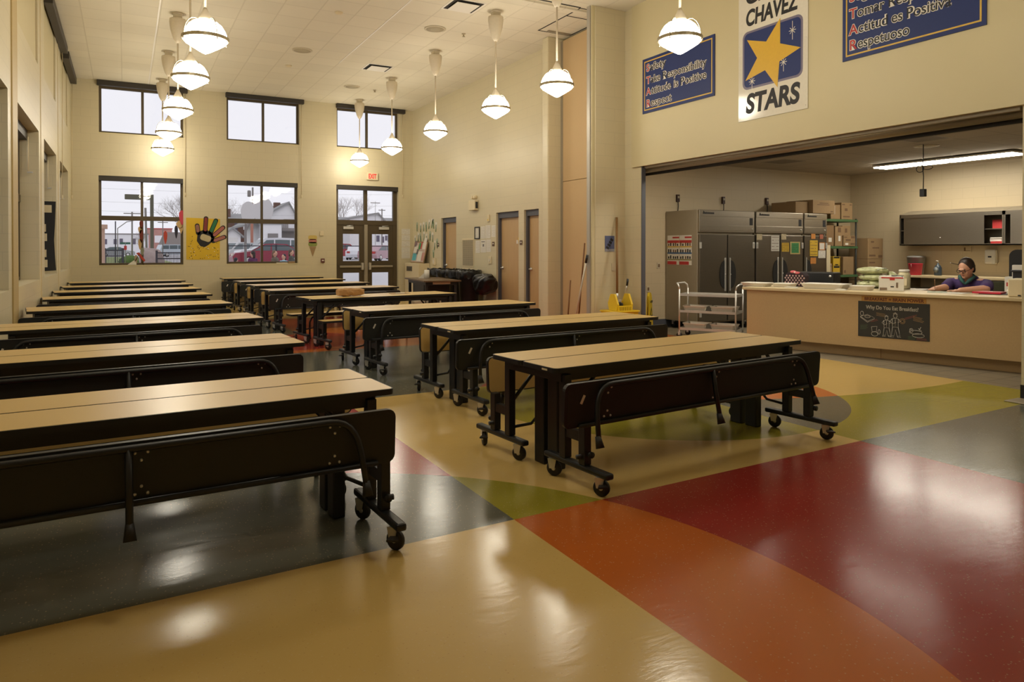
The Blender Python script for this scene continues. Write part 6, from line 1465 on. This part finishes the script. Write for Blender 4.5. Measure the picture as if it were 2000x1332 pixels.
# children outside
def child(px, pyhead, Y, rot, coat, hair, label, arm=.2):
    p = at(px, pyhead, Y); g = gz(Y)-.03; Hh = p.z-g; k = Hh/1.35
    t = thing('person', label, 'person', (p.x, Y, g), rot, 'children outside')
    mc, mh, mt_ = pr('coat_%.2f_%.2f' % (coat[0], coat[2]), coat, .8), pr('hair_%.2f' % hair[0], hair, .6), M_NAVY
    V = lambda x, y, z: (x*k, y*k, z*k)
    b = MB(); b.ball(V(0, 0, 1.23), (.075*k, .09*k, .11*k), M_SKIN, 14, 10); b.ball(V(0, -.09, 1.21), (.014*k, .018*k, .02*k), M_SKIN, 8, 6); cap(b, V(0, .01, 1.05), V(0, 0, 1.16), .045*k, .045*k, M_SKIN)
    for s in (-1, 1): b.ball(V(s*.078, 0, 1.22), (.012*k, .02*k, .028*k), M_SKIN, 8, 6)
    b.ball(V(0, 0, .85), (.14*k, .095*k, .25*k), M_SKIN, 14, 10); cap(b, V(-.13, 0, 1.02), V(.13, 0, 1.02), .055*k, .055*k, M_SKIN)
    for s in (-1, 1):
        e = V(s*.21, -.03, .80); w = V(s*.17, -.03-arm*s*.8-.1, .66); cap(b, V(s*.15, 0, 1.01), e, .045*k, .036*k, M_SKIN, 10); cap(b, e, w, .034*k, .024*k, M_SKIN, 10)
        wv = Vector(w); b.ball(wv+Vector((0, -.02, -.03))*k, (.022*k, .032*k, .04*k), M_SKIN, 8, 6)
        for f in range(4): cap(b, wv+Vector((0, -.04+.016*f, -.06))*k, wv+Vector((-.008*s, -.045+.018*f, -.105+.006*abs(f-1)))*k, .008*k, .007*k, M_SKIN, 6)
        cap(b, wv+Vector((-.005*s, -.045, -.03))*k, wv+Vector((-.02*s, -.065, -.07))*k, .009*k, .007*k, M_SKIN, 6)
        kn = V(s*.085, -.02-.04*s, .36); an = V(s*.085, .03*s, .06); cap(b, V(s*.075, 0, .66), kn, .075*k, .052*k, M_SKIN, 10); cap(b, kn, an, .05*k, .034*k, M_SKIN, 10); cap(b, Vector(an)+Vector((0, .02, -.03))*k, Vector(an)+Vector((0, -.11, -.035))*k, .032*k, .026*k, M_SKIN, 8)
    melt(b, 'body', .012, t, 2)
    b = MB(); b.ball(V(0, 0, .84), (.17*k, .125*k, .28*k), mc, 14, 10); cap(b, V(-.14, 0, 1.01), V(.14, 0, 1.01), .075*k, .075*k, mc)
    for s in (-1, 1): e = V(s*.21, -.03, .80); w = V(s*.17, -.03-arm*s*.8-.1, .66); cap(b, V(s*.15, 0, 1.01), e, .06*k, .052*k, mc, 10); cap(b, e, Vector(e).lerp(Vector(w), .85), .05*k, .04*k, mc, 10)
    melt(b, 'jacket', .018, t, 2)
    b = MB(); b.ball(V(0, 0, .66), (.15*k, .11*k, .10*k), mt_, 12, 8)
    for s in (-1, 1): kn = V(s*.085, -.02-.04*s, .36); an = V(s*.085, .03*s, .10); cap(b, V(s*.075, 0, .64), kn, .088*k, .064*k, mt_, 10); cap(b, kn, an, .062*k, .048*k, mt_, 10)
    melt(b, 'trousers', .018, t, 2)
    b = MB(); b.ball(V(0, .025, 1.265), (.085*k, .09*k, .095*k), mh, 12, 8); b.ball(V(0, .08, 1.17), (.06*k, .04*k, .11*k), mh, 12, 8); melt(b, 'hair', .012, t, 1)
    b = MB()
    for s in (-1, 1): b.ball(V(s*.03, -.083, 1.235), .010*k, M_INK, 6, 4)
    b.build('eyes', t); MB().ball(V(0, -.086, 1.165), (.02*k, .006*k, .006*k), pr('lip', (.32, .09, .07), .5), 8, 4).build('mouth', t)
child(493.5, 490, 30.0, PI+.6, (.10, .02, .08), (.02, .012, .01), 'child in a purple jacket outside the second window')
child(537, 489, 29.5, .9, (.13, .10, .07), (.16, .09, .05), 'child in a brown jacket walking outside the second window')
child(554, 496, 29.0, -.9, (.30, .50, .58), (.012, .012, .02), 'child in a light blue jacket outside the second window')
child(569, 487, 31, 1.2, (.06, .06, .05), (.08, .05, .035), 'child in a dark jacket at the right edge of the second window')
child(461, 503, 28.5, 2.4, (.03, .03, .03), (.012, .010, .012), 'dark-haired child crouching low at the left of the second window')
